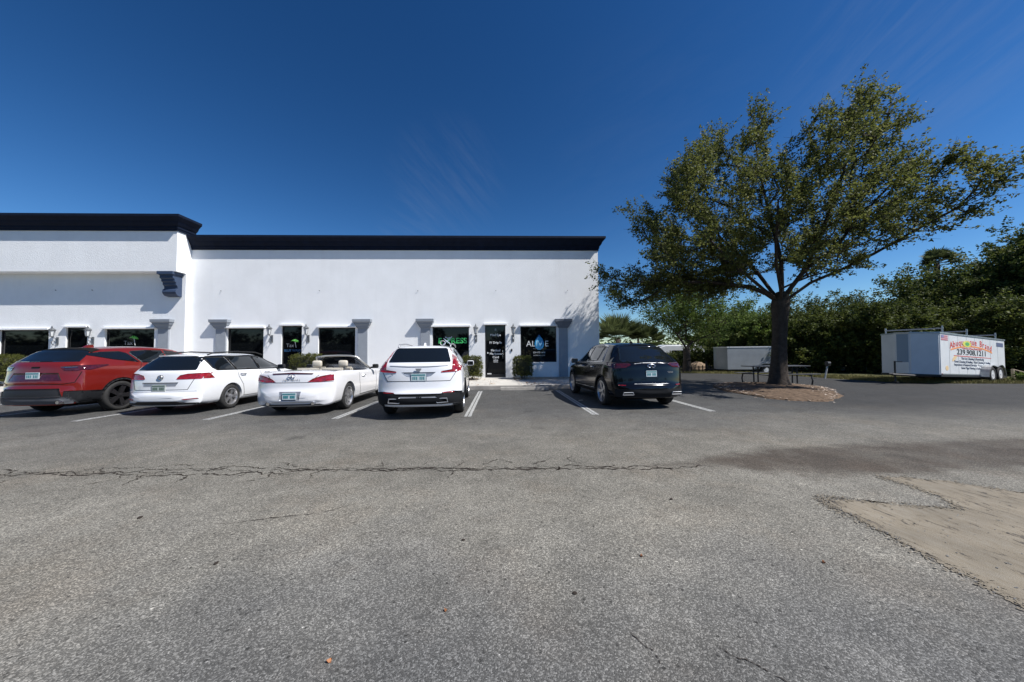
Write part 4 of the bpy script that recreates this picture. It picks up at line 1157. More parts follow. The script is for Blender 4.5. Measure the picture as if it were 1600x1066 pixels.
# ---- white convertible, roof down
pearl = mat('pearl_white_paint', (0.70, 0.70, 0.71), rough=0.2, coat=1.0)
cream = mat('cream_leather', (0.50, 0.46, 0.38), 0.55, var=.08, vscale=10)
def cockpit(cb):
    box(cb, -.68, .68, 1.22, 2.98, .42, 1.4, .05)
sp = dict(name='white_convertible', cat='car', L=4.66, W=.925, r=.335, ya=.99, yf=3.84, paint=pearl, rim=.245, rimmat=M['alloy'], spokes=7, spw=.05, extra=[cockpit],
    st=[(-.045, 0.35, 0.40, 0.45, .40, .3), (.0, .29, .54, .60, .78, .65), (.02, .23, .60, .66, .85, .7), (.035, .22, .72, .78, .885, .75), (.06, .21, .86, .92, .89, .80), (.11, .20, .93, 1.00, .90, .82), (.5, .2, .955, 1.03, .915, .82), (1.0, .2, .95, 1.03, .925, .82),
        (1.6, .18, .93, 1.005, .925, .82), (2.2, .18, .915, .985, .925, .82), (2.9, .18, .91, .985, .925, .82), (3.3, .18, .90, .97, .925, .82), (4.0, .2, .82, .88, .90, .8), (4.5, .25, .68, .73, .83, .6), (4.66, .32, .5, .55, .7, .4)],
    patches=[
        ('tail_light', M['lamp_red'], [('rear2', [(.36, .775), (.46, .845), (.62, .90), (.80, .935), (.855, .925), (.865, .79), (.60, .77)])], .008),
        ('brake_light', M['lamp_dark'], [('rear', [(-.46, .965), (0, .985), (.46, .965), (.44, .945), (0, .955), (-.44, .945)])], .010),
        ('number_plate_recess', M['silver'], [('rear', [(-.24, .555), (.24, .555), (.21, .355), (-.21, .355)])], .003),
        ('diffuser', M['black'], [('rear', [(-.62, .265), (.62, .265), (.70, .235), (-.70, .235)])], .006),
        ('panel_gap', M['gapdark'], [('lineB', [(-.58, .93), (-.40, .76), (.40, .76), (.58, .93)], .009), ('lineR', [(1.72, .97), (1.66, .70), (1.74, .30)], .010), ('lineR', [(3.02, .95), (3.0, .30)], .010), ('lineR', [(1.74, .30), (3.0, .29)], .012), ('lineB', [(-.86, .765), (-.40, .762)], .007), ('lineB', [(.40, .762), (.86, .765)], .007)], .0035),
        ('belt_trim', M['chrome'], [('lineR', [(1.35, .985), (2.95, .955)], .020)], .006),
    ])
root, body, P = build_car(sp, (-4.81, 9.05 - .99, 0), R(1.0), 'white two-door convertible with its roof down and cream seats')
plate_piece(root, 0, .455, P.surf(0, .44) - .006)
t = text('emblem_lettering', 'INFINITI', .062, (0, P.surf(0, .78) - .004, .815), (R(90), 0, 0), mat('grey_badge', (.22, .23, .24), .4), root, spacing=1.7, off=.0)
em = bmesh.new()
pts = [(.078 * math.cos(a), .028, .905 + .045 * math.sin(a)) for a in [R(-70 + k * 320 / 20) for k in range(21)]]
tube(em, pts + [(0.0, .028, .935)], .008, 6); tube(em, [(-.03, .028, .862), (0, .028, .925), (.03, .028, .862)], .007, 5)
bm_obj('emblem', em, M['chrome'], root)
for s in (1, -1):
    bm = bmesh.new(); tube(bm, [(s * .50, -.02, .275), (s * .50, .2, .275)], .045, 14, caps=False); tube(bm, [(s * .50, -.005, .275), (s * .50, .2, .275)], .036, 14); bm_obj('exhaust_tip', bm, M['chrome'], root)
def seat(x, y, rear=False):
    bm = bmesh.new()
    w = .26
    box(bm, x - w, x + w, y, y + .48, .48, .62, .05)
    prism(bm, [(y - .03, .55), (y + .12, .56), (y - .05, 1.06), (y - .17, 1.05)], x - w + .02, x + w - .02, 'YZ')
    bmesh.ops.bevel(bm, geom=[e for e in bm.edges if e.calc_length() > .1], offset=.035, segments=3, affect='EDGES')
    s_ = bm_obj('seat', bm, cream, root, angle=50)
    if not rear:
        bm = bmesh.new(); box(bm, x - .13, x + .13, y - .21, y - .09, 1.05, 1.24, .05)
        bm_obj('headrest', bm, cream, s_, angle=50)
        bm = bmesh.new(); tube(bm, [(x - .06, y - .14, 1.0), (x - .06, y - .15, 1.1)], .008); tube(bm, [(x + .06, y - .14, 1.0), (x + .06, y - .15, 1.1)], .008); bm_obj('headrest_post', bm, M['chrome'], s_)
seat(-.36, 2.05); seat(.36, 2.05)
for x in (-.32, .32):
    bm = bmesh.new()
    prism(bm, [(1.30, .55), (1.44, .55), (1.40, 1.02), (1.36, 1.055), (1.28, 1.05)], x - .27, x + .27, 'YZ')
    box(bm, x - .27, x + .27, 1.4, 1.75, .5, .64, .04)
    bmesh.ops.bevel(bm, geom=[e for e in bm.edges if e.calc_length() > .1], offset=.03, segments=3, affect='EDGES')
    bm_obj('rear_seat', bm, cream, root, angle=50)
bm = bmesh.new(); box(bm, -.66, .66, 2.72, 3.0, .62, .96, .06); bm_obj('dashboard', bm, M['black'], root, angle=40)
bm = bmesh.new()
for a in range(20):
    t0 = 2 * PI * a / 20; t1 = 2 * PI * (a + 1) / 20
    tube(bm, [(-.36 + .18 * math.cos(t0), 2.62 + .05 * math.sin(t0), .88 + .17 * math.sin(t0)), (-.36 + .18 * math.cos(t1), 2.62 + .05 * math.sin(t1), .88 + .17 * math.sin(t1))], .014, 6, caps=False)
bm_obj('steering_wheel', bm, M['black'], root)
wf = bmesh.new()
base = [(-.80, 2.82, .965), (-.55, 3.06, .975), (0, 3.14, .98), (.55, 3.06, .975), (.80, 2.82, .965)]
topw = [(-.58, 2.30, 1.33), (-.36, 2.37, 1.365), (0, 2.40, 1.375), (.36, 2.37, 1.365), (.58, 2.30, 1.33)]
tube(wf, [base[0], topw[0]], .030, 8); tube(wf, [base[-1], topw[-1]], .030, 8); tube(wf, topw, .026, 8)
ws = bm_obj('windscreen_frame', wf, M['chrome'], root, smooth=True)
ws.data.materials[0] = mat('champagne_trim', (.50, .49, .46), .3, metal=.6)
gm = bpy.data.materials.new('clear_glass'); gm.use_nodes = True
nt = gm.node_tree; nt.nodes.clear()
o_ = nt.nodes.new('ShaderNodeOutputMaterial'); g1 = nt.nodes.new('ShaderNodeBsdfTransparent'); g1.inputs['Color'].default_value = (.38, .42, .42, 1)
g2 = nt.nodes.new('ShaderNodeBsdfGlossy'); g2.inputs['Roughness'].default_value = .03; fx = nt.nodes.new('ShaderNodeFresnel'); mx_ = nt.nodes.new('ShaderNodeMixShader')
nt.links.new(fx.outputs[0], mx_.inputs[0]); nt.links.new(g1.outputs[0], mx_.inputs[1]); nt.links.new(g2.outputs[0], mx_.inputs[2]); nt.links.new(mx_.outputs[0], o_.inputs[0])
M['clear'] = gm
bm = bmesh.new()
a_ = [bm.verts.new(p) for p in base]; b_ = [bm.verts.new(p) for p in topw]
for k in range(4): bm.faces.new((a_[k], a_[k + 1], b_[k + 1], b_[k]))
bmesh.ops.solidify(bm, geom=bm.faces[:], thickness=.006)
bm_obj('windscreen', bm, gm, root)
bm = bmesh.new(); box(bm, -.11, .11, 2.44, 2.47, 1.22, 1.285, .01); bm_obj('rear_view_mirror', bm, M['black'], root)
mirror_cap(root, .99, 2.72, 1.04, M['black'], 1, .17, .13); mirror_cap(root, -.99, 2.72, 1.04, M['black'], -1, .19, .14)
bm = bmesh.new(); tube(bm, [(.925, 1.84, .82), (.95, 1.86, .825), (.95, 2.02, .82), (.92, 2.04, .82)], .012, 6); bm_obj('door_handle', bm, M['chrome'], root)

# ---- white compact SUV with upright tail lamps
wp2 = mat('bright_white_paint', (0.72, 0.73, 0.75), rough=0.24, coat=1.0)
sp = dict(name='white_suv', cat='car', L=4.6, W=.925, r=.365, ya=.95, yf=3.73, paint=wp2, rim=.265, rimmat=M['alloy'], spokes=6, spw=.055,
    st=[(-.045, 0.41, 0.46, 0.51, .40, .3), (.0, .34, .56, .62, .80, .65), (.02, .29, .62, .68, .865, .7), (.035, .28, .74, .80, .885, .75), (.05, .27, .90, .97, .90, .77), (.09, .27, 1.02, 1.17, .91, .75), (.26, .26, 1.07, 1.34, .925, .69),
        (.44, .25, 1.09, 1.50, .935, .64), (.60, .25, 1.10, 1.575, .94, .62), (1.0, .25, 1.08, 1.60, .94, .62), (1.7, .25, 1.05, 1.62, .94, .62), (2.4, .25, 1.03, 1.60, .94, .61), (2.9, .25, 1.01, 1.48, .94, .61),
        (3.4, .26, .99, 1.16, .93, .66), (3.65, .27, .97, 1.05, .92, .66), (4.2, .3, .89, .95, .9, .64), (4.5, .32, .74, .80, .82, .5), (4.6, .4, .58, .63, .7, .4)],
    patches=[
        ('rear_window', M['glass'], [('rear', [(-.655, 1.215), (.655, 1.215), (.66, 1.24), (.57, 1.50), (.53, 1.525), (-.53, 1.525), (-.57, 1.50), (-.66, 1.24)])], .006),
        ('side_window', M['glass'], [('sideR', [(.80, 1.20), (2.0, 1.13), (2.0, 1.50), (1.2, 1.50), (1.0, 1.46)]), ('sideR', [(2.06, 1.13), (3.2, 1.06), (2.9, 1.26), (2.5, 1.44), (2.06, 1.50)]),
                                     ('sideL', [(.80, 1.20), (2.0, 1.13), (2.0, 1.50), (1.2, 1.50), (1.0, 1.46)]), ('sideL', [(2.06, 1.13), (3.2, 1.06), (2.5, 1.44), (2.06, 1.50)])], .006),
        ('tail_light', M['lamp_red'], [('rear2', [(.60, 1.515), (.645, 1.46), (.70, 1.24), (.70, 1.06), (.48, 1.025), (.47, .995), (.76, 1.005), (.84, 1.02), (.88, 1.06), (.89, 1.16), (.86, 1.22), (.79, 1.34), (.67, 1.51)]), ('sideR', [(0.220, 1.03), (0.290, 1.02), (0.350, 1.14), (0.340, 1.24), (0.240, 1.22)]), ('sideL', [(0.220, 1.03), (0.290, 1.02), (0.350, 1.14), (0.340, 1.24), (0.240, 1.22)])], .010),
        ('tailgate_handle', M['silver'], [('rear', [(-.62, 1.145), (-.2, 1.128), (.2, 1.128), (.62, 1.145), (.60, 1.135), (.2, 1.112), (-.2, 1.112), (-.60, 1.135)])], .008),
        ('number_plate_recess', mat('recess_grey', (.18, .21, .26), .4, coat=.4), [('rear', [(-.36, 1.005), (.36, 1.005), (.26, .925), (.17, .91), (.17, .83), (-.17, .83), (-.17, .91), (-.26, .925)])], .004),
        ('panel_gap', M['gapdark'], [('lineB', [(-.78, 1.0), (-.66, .815), (.66, .815), (.78, 1.0)], .010), ('lineR', [(.95, 1.15), (1.35, .80), (1.42, .42)], .010), ('lineR', [(2.03, 1.1), (2.05, .42)], .010), ('lineR', [(3.2, 1.02), (3.1, .42)], .010)], .0035),
        ('rear_reflector', M['lamp_red'], [('rear2', [(.50, .575), (.74, .592), (.74, .568), (.52, .555)])], .016),
        ('lower_cladding', M['cladding'], [('rear', [(-.90, .58), (-.72, .595), (-.46, .55), (.46, .55), (.72, .595), (.90, .58), (.90, .33), (-.90, .33)]), ('sideR', [(.02, .30), (.60, .28), (.60, .50), (.02, .57)]), ('sideL', [(.02, .30), (.60, .28), (.60, .50), (.02, .57)]),
                                           ('sideR', [(1.3, .27), (3.4, .27), (3.4, .40), (1.3, .40)]), ('sideL', [(1.3, .27), (3.4, .27), (3.4, .40), (1.3, .40)]), ('arch', (.455, .405))], .016),
        ('skid_plate', M['silver'], [('rear', [(-.36, .50), (.36, .50), (.40, .47), (-.40, .47)])], .016),
    ])
root, body, P = build_car(sp, (-1.73, 8.28 - .95, 0), R(2.8), 'white compact SUV with tall red tail lamps in front of the green-lettered window')
plate_piece(root, 0, .895, P.surf(0, .84) - .004)
for s in (1, -1):
    em = bmesh.new()
    pts = [(s * .34, -.025, .45), (s * .60, -.02, .45), (s * .62, -.01, .37), (s * .40, -.02, .355)]
    tube(em, pts + [pts[0]], .013, 8); bm_obj('exhaust_trim', em, M['silver'], root)
    em = bmesh.new(); box(em, min(s * .38, s * .59), max(s * .38, s * .59), -.012, .05, .365, .44, .02); bm_obj('exhaust_tip', em, M['gapdark'], root)
    bm = bmesh.new(); tube(bm, [(s * .60, .80, 1.555), (s * .60, .92, 1.62), (s * .60, 1.6, 1.655), (s * .595, 2.3, 1.63), (s * .59, 2.5, 1.585)], .017, 8); bm_obj('roof_rail', bm, M['silver'], root, smooth=True)
em = bmesh.new(); prism(em, [(-.065, 1.085), (.065, 1.085), (.05, 1.045), (0, 1.02), (-.05, 1.045)], .018, .04, 'XZ'); bm_obj('emblem', em, M['silver'], root)
em = bmesh.new(); prism(em, [(.80, 1.585), (.98, 1.59), (.90, 1.66)], -.02, .02, 'YZ'); bm_obj('roof_fin', em, wp2, root)
text('badge', 'XT4', .05, (-.55, P.surf(-.55, .95) - .004, .965), (R(90), 0, 0), M['chrome'], root)
mirror_cap(root, 1.0, 2.85, 1.12, wp2, 1); mirror_cap(root, -1.0, 2.85, 1.12, wp2, -1)

# ---- black SUV
blk = mat('black_car_paint', (0.004, 0.004, 0.005), rough=0.12, coat=0.25, spec=.35)
sp = dict(name='black_suv', cat='car', L=4.70, W=.95, r=.37, ya=.96, yf=3.76, paint=blk, rim=.275, rimmat=M['alloy'], spokes=5, twin=True, spw=.045,
    st=[(-.045, 0.41, 0.46, 0.51, .40, .3), (.0, .35, .56, .62, .79, .65), (.02, .29, .62, .68, .86, .7), (.035, .28, .72, .80, .88, .75), (.06, .27, .88, .95, .90, .77), (.10, .27, 1.02, 1.13, .915, .75), (.34, .26, 1.08, 1.31, .93, .70),
        (.60, .25, 1.11, 1.52, .94, .64), (.82, .25, 1.11, 1.61, .95, .625), (1.2, .25, 1.09, 1.65, .95, .62), (1.9, .25, 1.07, 1.68, .95, .62), (2.5, .25, 1.04, 1.65, .95, .61), (3.0, .25, 1.02, 1.50, .95, .61),
        (3.5, .26, 1.0, 1.18, .94, .66), (3.75, .27, .99, 1.07, .93, .66), (4.3, .3, .91, .97, .9, .64), (4.6, .32, .76, .82, .82, .5), (4.7, .4, .58, .63, .7, .4)],
    patches=[
        ('rear_window', M['glass'], [('rear', [(-.68, 1.16), (-.4, 1.135), (.4, 1.135), (.68, 1.16), (.69, 1.20), (.57, 1.52), (.52, 1.55), (-.52, 1.55), (-.57, 1.52), (-.69, 1.20)])], .006),
        ('side_window', M['glass'], [(k, p_) for k in ('sideR', 'sideL') for p_ in ([(1.40, 1.17), (2.10, 1.14), (2.10, 1.57), (1.34, 1.555)], [(2.16, 1.14), (3.30, 1.08), (3.0, 1.28), (2.6, 1.48), (2.16, 1.565)])], .006),
        ('quarter_window', M['glass'], [(k, [(.98, 1.19), (1.34, 1.17), (1.28, 1.55), (1.1, 1.53)]) for k in ('sideR', 'sideL')], .006),
        ('window_trim', M['chrome'], [('lineL', [(3.32, 1.06), (.92, 1.165), (1.02, 1.35), (1.14, 1.56), (1.5, 1.60)], .026), ('lineR', [(3.32, 1.06), (.92, 1.165), (1.02, 1.35), (1.14, 1.56), (1.5, 1.60)], .026)], .008),
        ('tail_light', M['lamp_dark'], [('rear2', [(.46, 1.09), (.52, 1.125), (.885, 1.13), (.885, 1.00), (.84, 1.0), (.60, 1.02)]), ('sideR', [(0.230, 1.0), (0.430, 1.03), (0.590, 1.10), (0.470, 1.14), (0.250, 1.13)]), ('sideL', [(0.230, 1.0), (0.430, 1.03), (0.590, 1.10), (0.470, 1.14), (0.250, 1.13)])], .010),
        ('tailgate_chrome', M['silver'], [('lineB', [(-.40, 1.105), (-.2, 1.125), (.2, 1.125), (.40, 1.105)], .012)], .011),
        ('bumper_chrome', M['silver'], [('lineB', [(-.44, .625), (.44, .625)], .013)], .012),
        ('lower_cladding', M['cladding'], [('rear', [(-.86, .50), (.86, .50), (.86, .31), (-.86, .31)]), ('arch', (.455, .412)), ('sideL', [(1.3, .27), (3.4, .27), (3.4, .38), (1.3, .38)]), ('sideR', [(1.3, .27), (3.4, .27), (3.4, .38), (1.3, .38)])], .010),
        ('door_sill_trim', M['chrome'], [('lineL', [(1.45, .43), (3.3, .40)], .018), ('lineR', [(1.45, .43), (3.3, .40)], .018)], .012),
        ('rear_reflector', M['lamp_red'], [('rear2', [(.62, .60), (.78, .61), (.78, .59), (.64, .58)])], .012),
    ])
root, body, P = build_car(sp, (3.68, 9.1 - .96, 0), R(3.6), 'black SUV with silver window trim, parked beside the building corner')
plate_piece(root, 0, .865, P.surf(0, .81) - .004, .27, .145)
em = bmesh.new()
pts = [(.095 * math.cos(a), .03, 1.055 + .042 * math.sin(a)) for a in [R(-70 + k * 320 / 20) for k in range(21)]]
tube(em, pts + [(0.0, .03, 1.083)], .010, 6); tube(em, [(-.035, .03, 1.02), (0, .03, 1.075), (.035, .03, 1.02)], .008, 5)
bm_obj('emblem', em, M['chrome'], root)
text('badge', 'QX50', .060, (.50, P.surf(.5, .87) - .004, .895), (R(90), 0, 0), M['chrome'], root, off=.002)
for s in (1, -1):
    em = bmesh.new(); pts = [(s * .50, -.025, .425), (s * .72, -.01, .425), (s * .74, 0, .37), (s * .48, -.02, .37)]
    tube(em, pts + [pts[0]], .012, 8); bm_obj('exhaust_trim', em, M['silver'], root)
em = bmesh.new(); prism(em, [(1.0, 1.625), (1.2, 1.64), (1.12, 1.70)], -.02, .02, 'YZ'); bm_obj('roof_fin', em, blk, root)
mirror_cap(root, 1.06, 2.95, 1.14, M['black'], 1); mirror_cap(root, -1.06, 2.95, 1.14, M['black'], -1)
for yy in (1.46, 2.36):
    em = bmesh.new(); tube(em, [(-.94, yy, 1.00), (-.975, yy + .02, 1.005), (-.975, yy + .18, 1.003), (-.94, yy + .2, 1.00)], .012, 6); bm_obj('door_handle', em, M['chrome'], root)
# ------------------------------------------------------------------ FOLIAGE
M['bark'] = mat('oak_bark', (.055, .046, .039), .95, spec=.1, var=.35, vscale=7, bump=1.0, bscale=22, detail=8)
M['oakleaf'] = leaf_mat('oak_leaves', (.030, .042, .012), (.185, .200, .050), (.30, .28, .13), .45)
M['greenleaf'] = leaf_mat('bright_leaves', (.032, .060, .014), (.140, .195, .042), None, .45)
M['hedgeleaf'] = leaf_mat('thicket_leaves', (.018, .032, .010), (.125, .150, .032), (.23, .21, .05), .36)
M['boxleaf'] = leaf_mat('boxwood_leaves', (.030, .042, .010), (.125, .130, .030), None, .25)
M['palmleaf'] = leaf_mat('palm_leaves', (.020, .030, .012), (.120, .145, .055), None, .3)

def leaves_mesh(name, centers, dirs, per, length, radius, leaf, g, droop=0.0):
    """leaf quads spread round short twigs starting at centers along dirs"""
    n = len(centers)
    C_ = np.repeat(centers, per, axis=0); D = np.repeat(dirs, per, axis=0)
    t = g.uniform(0, 1, (n * per, 1)); rr = g.normal(0, 1, (n * per, 3)) * radius * (1.15 - .6 * t)
    L_ = np.repeat(g.uniform(.6, 1.3, (n, 1)), per, axis=0) * length
    P_ = C_ + D * t * L_ + rr
    P_[:, 2] -= droop * t[:, 0] ** 2
    u = g.normal(0, 1, (n * per, 3)); u[:, 2] *= .6; u /= np.linalg.norm(u, axis=1, keepdims=True)
    r2 = g.normal(0, 1, (n * per, 3)); r2[:, 2] += .5
    v = np.cross(u, r2); v /= np.linalg.norm(v, axis=1, keepdims=True) + 1e-9
    s = leaf * g.uniform(.6, 1.35, (n * per, 1))
    a = P_ - u * s * .5; b_ = P_ + v * s * .28; c = P_ + u * s * .5; d = P_ - v * s * .28
    V = np.stack([a, b_, c, d], axis=1).reshape(-1, 3)
    me = bpy.data.meshes.new(name)
    N = n * per
    me.vertices.add(N * 4); me.vertices.foreach_set('co', V.astype(np.float32).ravel())
    me.loops.add(N * 4); me.loops.foreach_set('vertex_index', np.arange(N * 4, dtype=np.int32))
    me.polygons.add(N); me.polygons.foreach_set('loop_start', np.arange(0, N * 4, 4, dtype=np.int32)); me.polygons.foreach_set('loop_total', np.full(N, 4, dtype=np.int32))
    me.update(calc_edges=True)
    return me

def grow(nodes, parent, targets, step, g, wander=.10, bias=.25):
    """connect every target to the nearest branch node; returns nodes, parents, tips"""
    nodes = [np.array(n) for n in nodes]; parent = list(parent)
    depth = [0.0] * len(nodes)
    for i in range(1, len(nodes)): depth[i] = depth[parent[i]] + np.linalg.norm(nodes[i] - nodes[parent[i]])
    order = np.argsort([np.linalg.norm(t - nodes[0]) for t in targets])
    tips = []
    for k in order:
        t = targets[k]; A = np.array(nodes); dd = np.linalg.norm(A - t, axis=1) + bias * np.array(depth) + np.maximum(0, A[:, 2] - t[2]) * .35
        j = int(np.argmin(dd)); p = nodes[j]; d = t - p; L_ = np.linalg.norm(d); m = max(1, int(L_ / step)); cur = j
        off = g.normal(0, wander, 3) * L_
        for q in range(1, m + 1):
            s = q / m; pt = p + d * s + off * math.sin(s * PI) * .8 + np.array([0, 0, -.12 * L_ * math.sin(s * PI) * .3])
            nodes.append(pt); parent.append(cur); depth.append(depth[cur] + L_ / m); cur = len(nodes) - 1
        tips.append((cur, k))
    return nodes, parent, tips

def branch_mesh(nodes, parent, r_tip, power, rmin_draw=0.0, nseg=6, name='limbs', fixed=None):
    n = len(nodes); ar = np.zeros(n); kids = [0] * n
    for i in range(n): 
        if parent[i] is not None: kids[parent[i]] += 1
    for i in range(n - 1, -1, -1):
        if kids[i] == 0: ar[i] = r_tip ** power
        if parent[i] is not None: ar[parent[i]] += ar[i]
    r = ar ** (1 / power)
    if fixed: 
        for i, v in fixed.items(): r[i] = v
    bm = bmesh.new()
    for i in range(1, n):
        p = parent[i]
        if r[i] < rmin_draw: continue
        tube(bm, [nodes[p], nodes[i]], [min(r[p], r[i] * 1.25), r[i]], 8 if r[i] > .05 else (5 if r[i] > .02 else 3), caps=False)
    return bm, r

# ---- the big oak on the mulch island
g = np.random.default_rng(11)
T0 = np.array([10.72, 12.85, 0.0]); AX = np.array([.768, -.640, 0]); BX = np.array([.640, .768, 0])
outline = [(-7.19, 5.78), (-6.2, 5.69), (-5.11, 4.82), (-4.78, 6.02), (-5.72, 8.45), (-3.86, 8.41), (-4.26, 9.45), (-3.27, 9.82), (-1.97, 10.98), (-1.04, 10.6), (-0.16, 11.42), (0.33, 10.67), (0.48, 9.07), (0.88, 9.55), (1.45, 10.41), (2.24, 10.76), (3.37, 10.53), (3.44, 9.61), (3.99, 9.04), (4.09, 7.93), (4.72, 7.58), (5.19, 7.11), (5.95, 7.3), (5.85, 6.2), (5.5, 5.7), (5.1, 5.3), (4.6, 4.75), (3.9, 4.7), (3.3, 4.6), (2.7, 4.25), (1.67, 4.0), (0.59, 3.9), (-0.19, 3.9), (-1.24, 3.75), (-2.41, 3.70), (-3.7, 3.55), (-5.45, 3.4), (-6.4, 4.02), (-7.07, 4.76)]
OA = [np.array(p) for p in outline]
def edge_dist(p):
    best = 9
    for a, b_ in zip(OA, OA[1:] + OA[:1]):
        ab = b_ - a; t = np.clip(np.dot(p - a, ab) / np.dot(ab, ab), 0, 1); best = min(best, np.linalg.norm(p - (a + ab * t)))
    return best
def W3(s, b_, z):      # s across, b_ away from the lot; the left side of the crown reaches forward over the bays
    k = 1 - .0227 * max(0.0, -s)
    return T0 + AX * s * k + BX * (b_ - .38 * max(0.0, -s)) + np.array([0, 0, 1.38 + (z - 1.38) * k if s < 0 else z])
targets = []
holes = [((-1.2, 9.2), .45), ((.45, 9.6), .5), ((-5.0, 5.6), .5), ((-3.6, 7.5), .35), ((2.6, 5.0), .35), ((4.4, 6.6), .3), ((1.3, 7.9), .3), ((-2.2, 5.3), .3), ((.2, 5.2), .45), ((3.6, 8.3), .3)]
while len(targets) < 860:
    s, z = g.uniform(-7.3, 6.4), g.uniform(3.3, 11.5)
    if not inside((s, z), outline): continue
    if any(math.dist((s, z), h) < r_ for h, r_ in holes): continue
    e = edge_dist(np.array([s, z])); h = min(4.2, .35 + 1.35 * e)
    if z < 4.6: h *= .8
    if s > 2.5: h *= max(.35, 1 - (s - 2.5) * .25)
    b_ = g.uniform(-1, 1) * h
    if e < .20 or (e < .75 and g.random() < .45): continue
    # flatten: low inner region stays open under the limbs
    if z < 4.5 and abs(s) < 1.2: continue
    targets.append(W3(s, b_, z))
for _ in range(120):      # skirts of foliage hanging round the fork
    targets.append(W3(g.uniform(-3.6, 3.2), g.choice([-1, -1, 1]) * g.uniform(1.3, 3.6), g.uniform(4.0, 6.6)))
for _ in range(75):
    targets.append(W3(g.uniform(-5.4, -.6), g.uniform(-1.8, 1.8), g.uniform(3.9, 5.4)))

nodes = [W3(0, 0, -.05), W3(.02, 0, .35), W3(.06, 0, 1.0), W3(.10, 0, 1.8), W3(.16, 0, 2.6), W3(.2, 0, 3.25)]
parent = [None, 0, 1, 2, 3, 4]
fixed = {0: .40, 1: .30, 2: .25, 3: .23, 4: .23, 5: .25}
def limb(start, pts):
    cur = start
    for p in pts: nodes.append(W3(*p)); parent.append(cur); cur = len(nodes) - 1
    return cur
limb(5, [(-.25, -.1, 3.65), (-.75, -.3, 3.95), (-1.4, -.5, 4.1), (-2.2, -.6, 4.3), (-3.2, -.8, 4.35), (-4.3, -.9, 4.5), (-5.4, -.8, 4.7), (-6.4, -.6, 5.1)])
limb(5, [(-.1, .2, 3.8), (-.5, .5, 4.6), (-1.1, .9, 5.5), (-1.8, 1.2, 6.5), (-2.4, 1.4, 7.6), (-2.8, 1.3, 8.7)])
limb(5, [(.25, -.1, 3.9), (.25, -.3, 4.8), (.1, -.4, 5.8), (-.1, -.3, 7.0), (-.3, -.2, 8.4), (-.4, 0, 9.8)])
limb(5, [(.45, 0, 3.7), (.9, -.1, 4.35), (1.3, -.1, 5.3), (1.7, 0, 6.5), (2.1, .1, 7.8), (2.5, 0, 9.2)])
limb(5, [(.55, .05, 3.5), (1.1, .2, 3.95), (1.9, .3, 4.3), (2.8, .3, 4.75), (3.7, .2, 5.3), (4.6, .1, 5.8), (5.4, 0, 6.4)])
limb(5, [(.4, .5, 3.6), (.8, 1.3, 4.3), (1.2, 2.2, 5.2), (1.4, 3.0, 6.2)])
limb(5, [(.2, -.6, 3.7), (.1, -1.4, 4.4), (.1, -2.3, 5.2), (.2, -3.1, 6.2)])
limb(5, [(-.3, -.5, 3.75), (-1.1, -1.4, 4.6), (-1.8, -2.2, 5.5)])
limb(5, [(-.2, .6, 3.75), (-1.2, 1.6, 4.4), (-2.4, 2.4, 5.0), (-3.4, 2.8, 5.6)])
nodes, parent, tips = grow(nodes, parent, np.array(targets), .42, g, .10, .22)
bm, rad = branch_mesh(nodes, parent, .0125, 2.35, .0, name='limbs', fixed=fixed)
oak = empty('oak_tree', tuple(T0), 0, 'large spreading oak with a dense dark crown on the mulch island', 'tree')
def to_root(o, root): o.parent = root; o.matrix_parent_inverse = Matrix.Translation(-Vector(root.location)); return o
o = to_root(bm_obj('limbs', bm, M['bark'], smooth=True), oak)
# fluted trunk
bm = bmesh.new(); prev = None; nn = 26
zs = [(-.05, .56), (.08, .43), (.2, .355), (.4, .295), (.7, .262), (1.1, .243), (1.6, .234), (2.1, .234), (2.6, .25), (2.95, .28), (3.25, .30), (3.5, .25), (3.68, .14)]
for z, rr in zs:
    ring = []
    for k in range(nn):
        a = 2 * PI * k / nn; fl = 1 + .07 * math.sin(5 * a + z * .6) + .035 * math.sin(11 * a + z * 1.3) + (.16 * math.sin(4 * a + 1) if z < .3 else 0)
        c = T0 + AX * (.02 + .055 * z); ring.append(bm.verts.new((c[0] + rr * fl * math.cos(a), c[1] + rr * fl * math.sin(a), z)))
    if prev:
        for k in range(nn): bm.faces.new((prev[k], prev[(k + 1) % nn], ring[(k + 1) % nn], ring[k]))
    prev = ring
to_root(bm_obj('trunk', bm, M['bark'], smooth=True), oak)
A = np.array(nodes); tip_c = []; tip_d = []
for cur, k in tips:
    p = parent[cur]; d = A[cur] - A[p]; d /= np.linalg.norm(d) + 1e-9
    out = A[cur] - (T0 + np.array([0, 0, 4.5])); out /= np.linalg.norm(out)
    for q in range(4):
        dd = d * .5 + out * .6 + g.normal(0, .55, 3) + np.array([0, 0, .18]); dd /= np.linalg.norm(dd)
        tip_c.append(A[cur] - d * g.uniform(0, .35)); tip_d.append(dd)
tip_c = np.array(tip_c); tip_d = np.array(tip_d)
me = leaves_mesh('crown', tip_c, tip_d, 33, .66, .066, .090, g, .05)
to_root(link_mesh('crown', me, M['oakleaf']), oak)
# bare twig ends
bm = bmesh.new()
for i in range(0, len(tip_c), 2):
    c, d = tip_c[i], tip_d[i]; tube(bm, [c, c + d * .35, c + d * .72 + np.array([0, 0, -.02])], [.007, .005, .0025], 3, caps=False)
to_root(bm_obj('twigs', bm, M['bark']), oak)

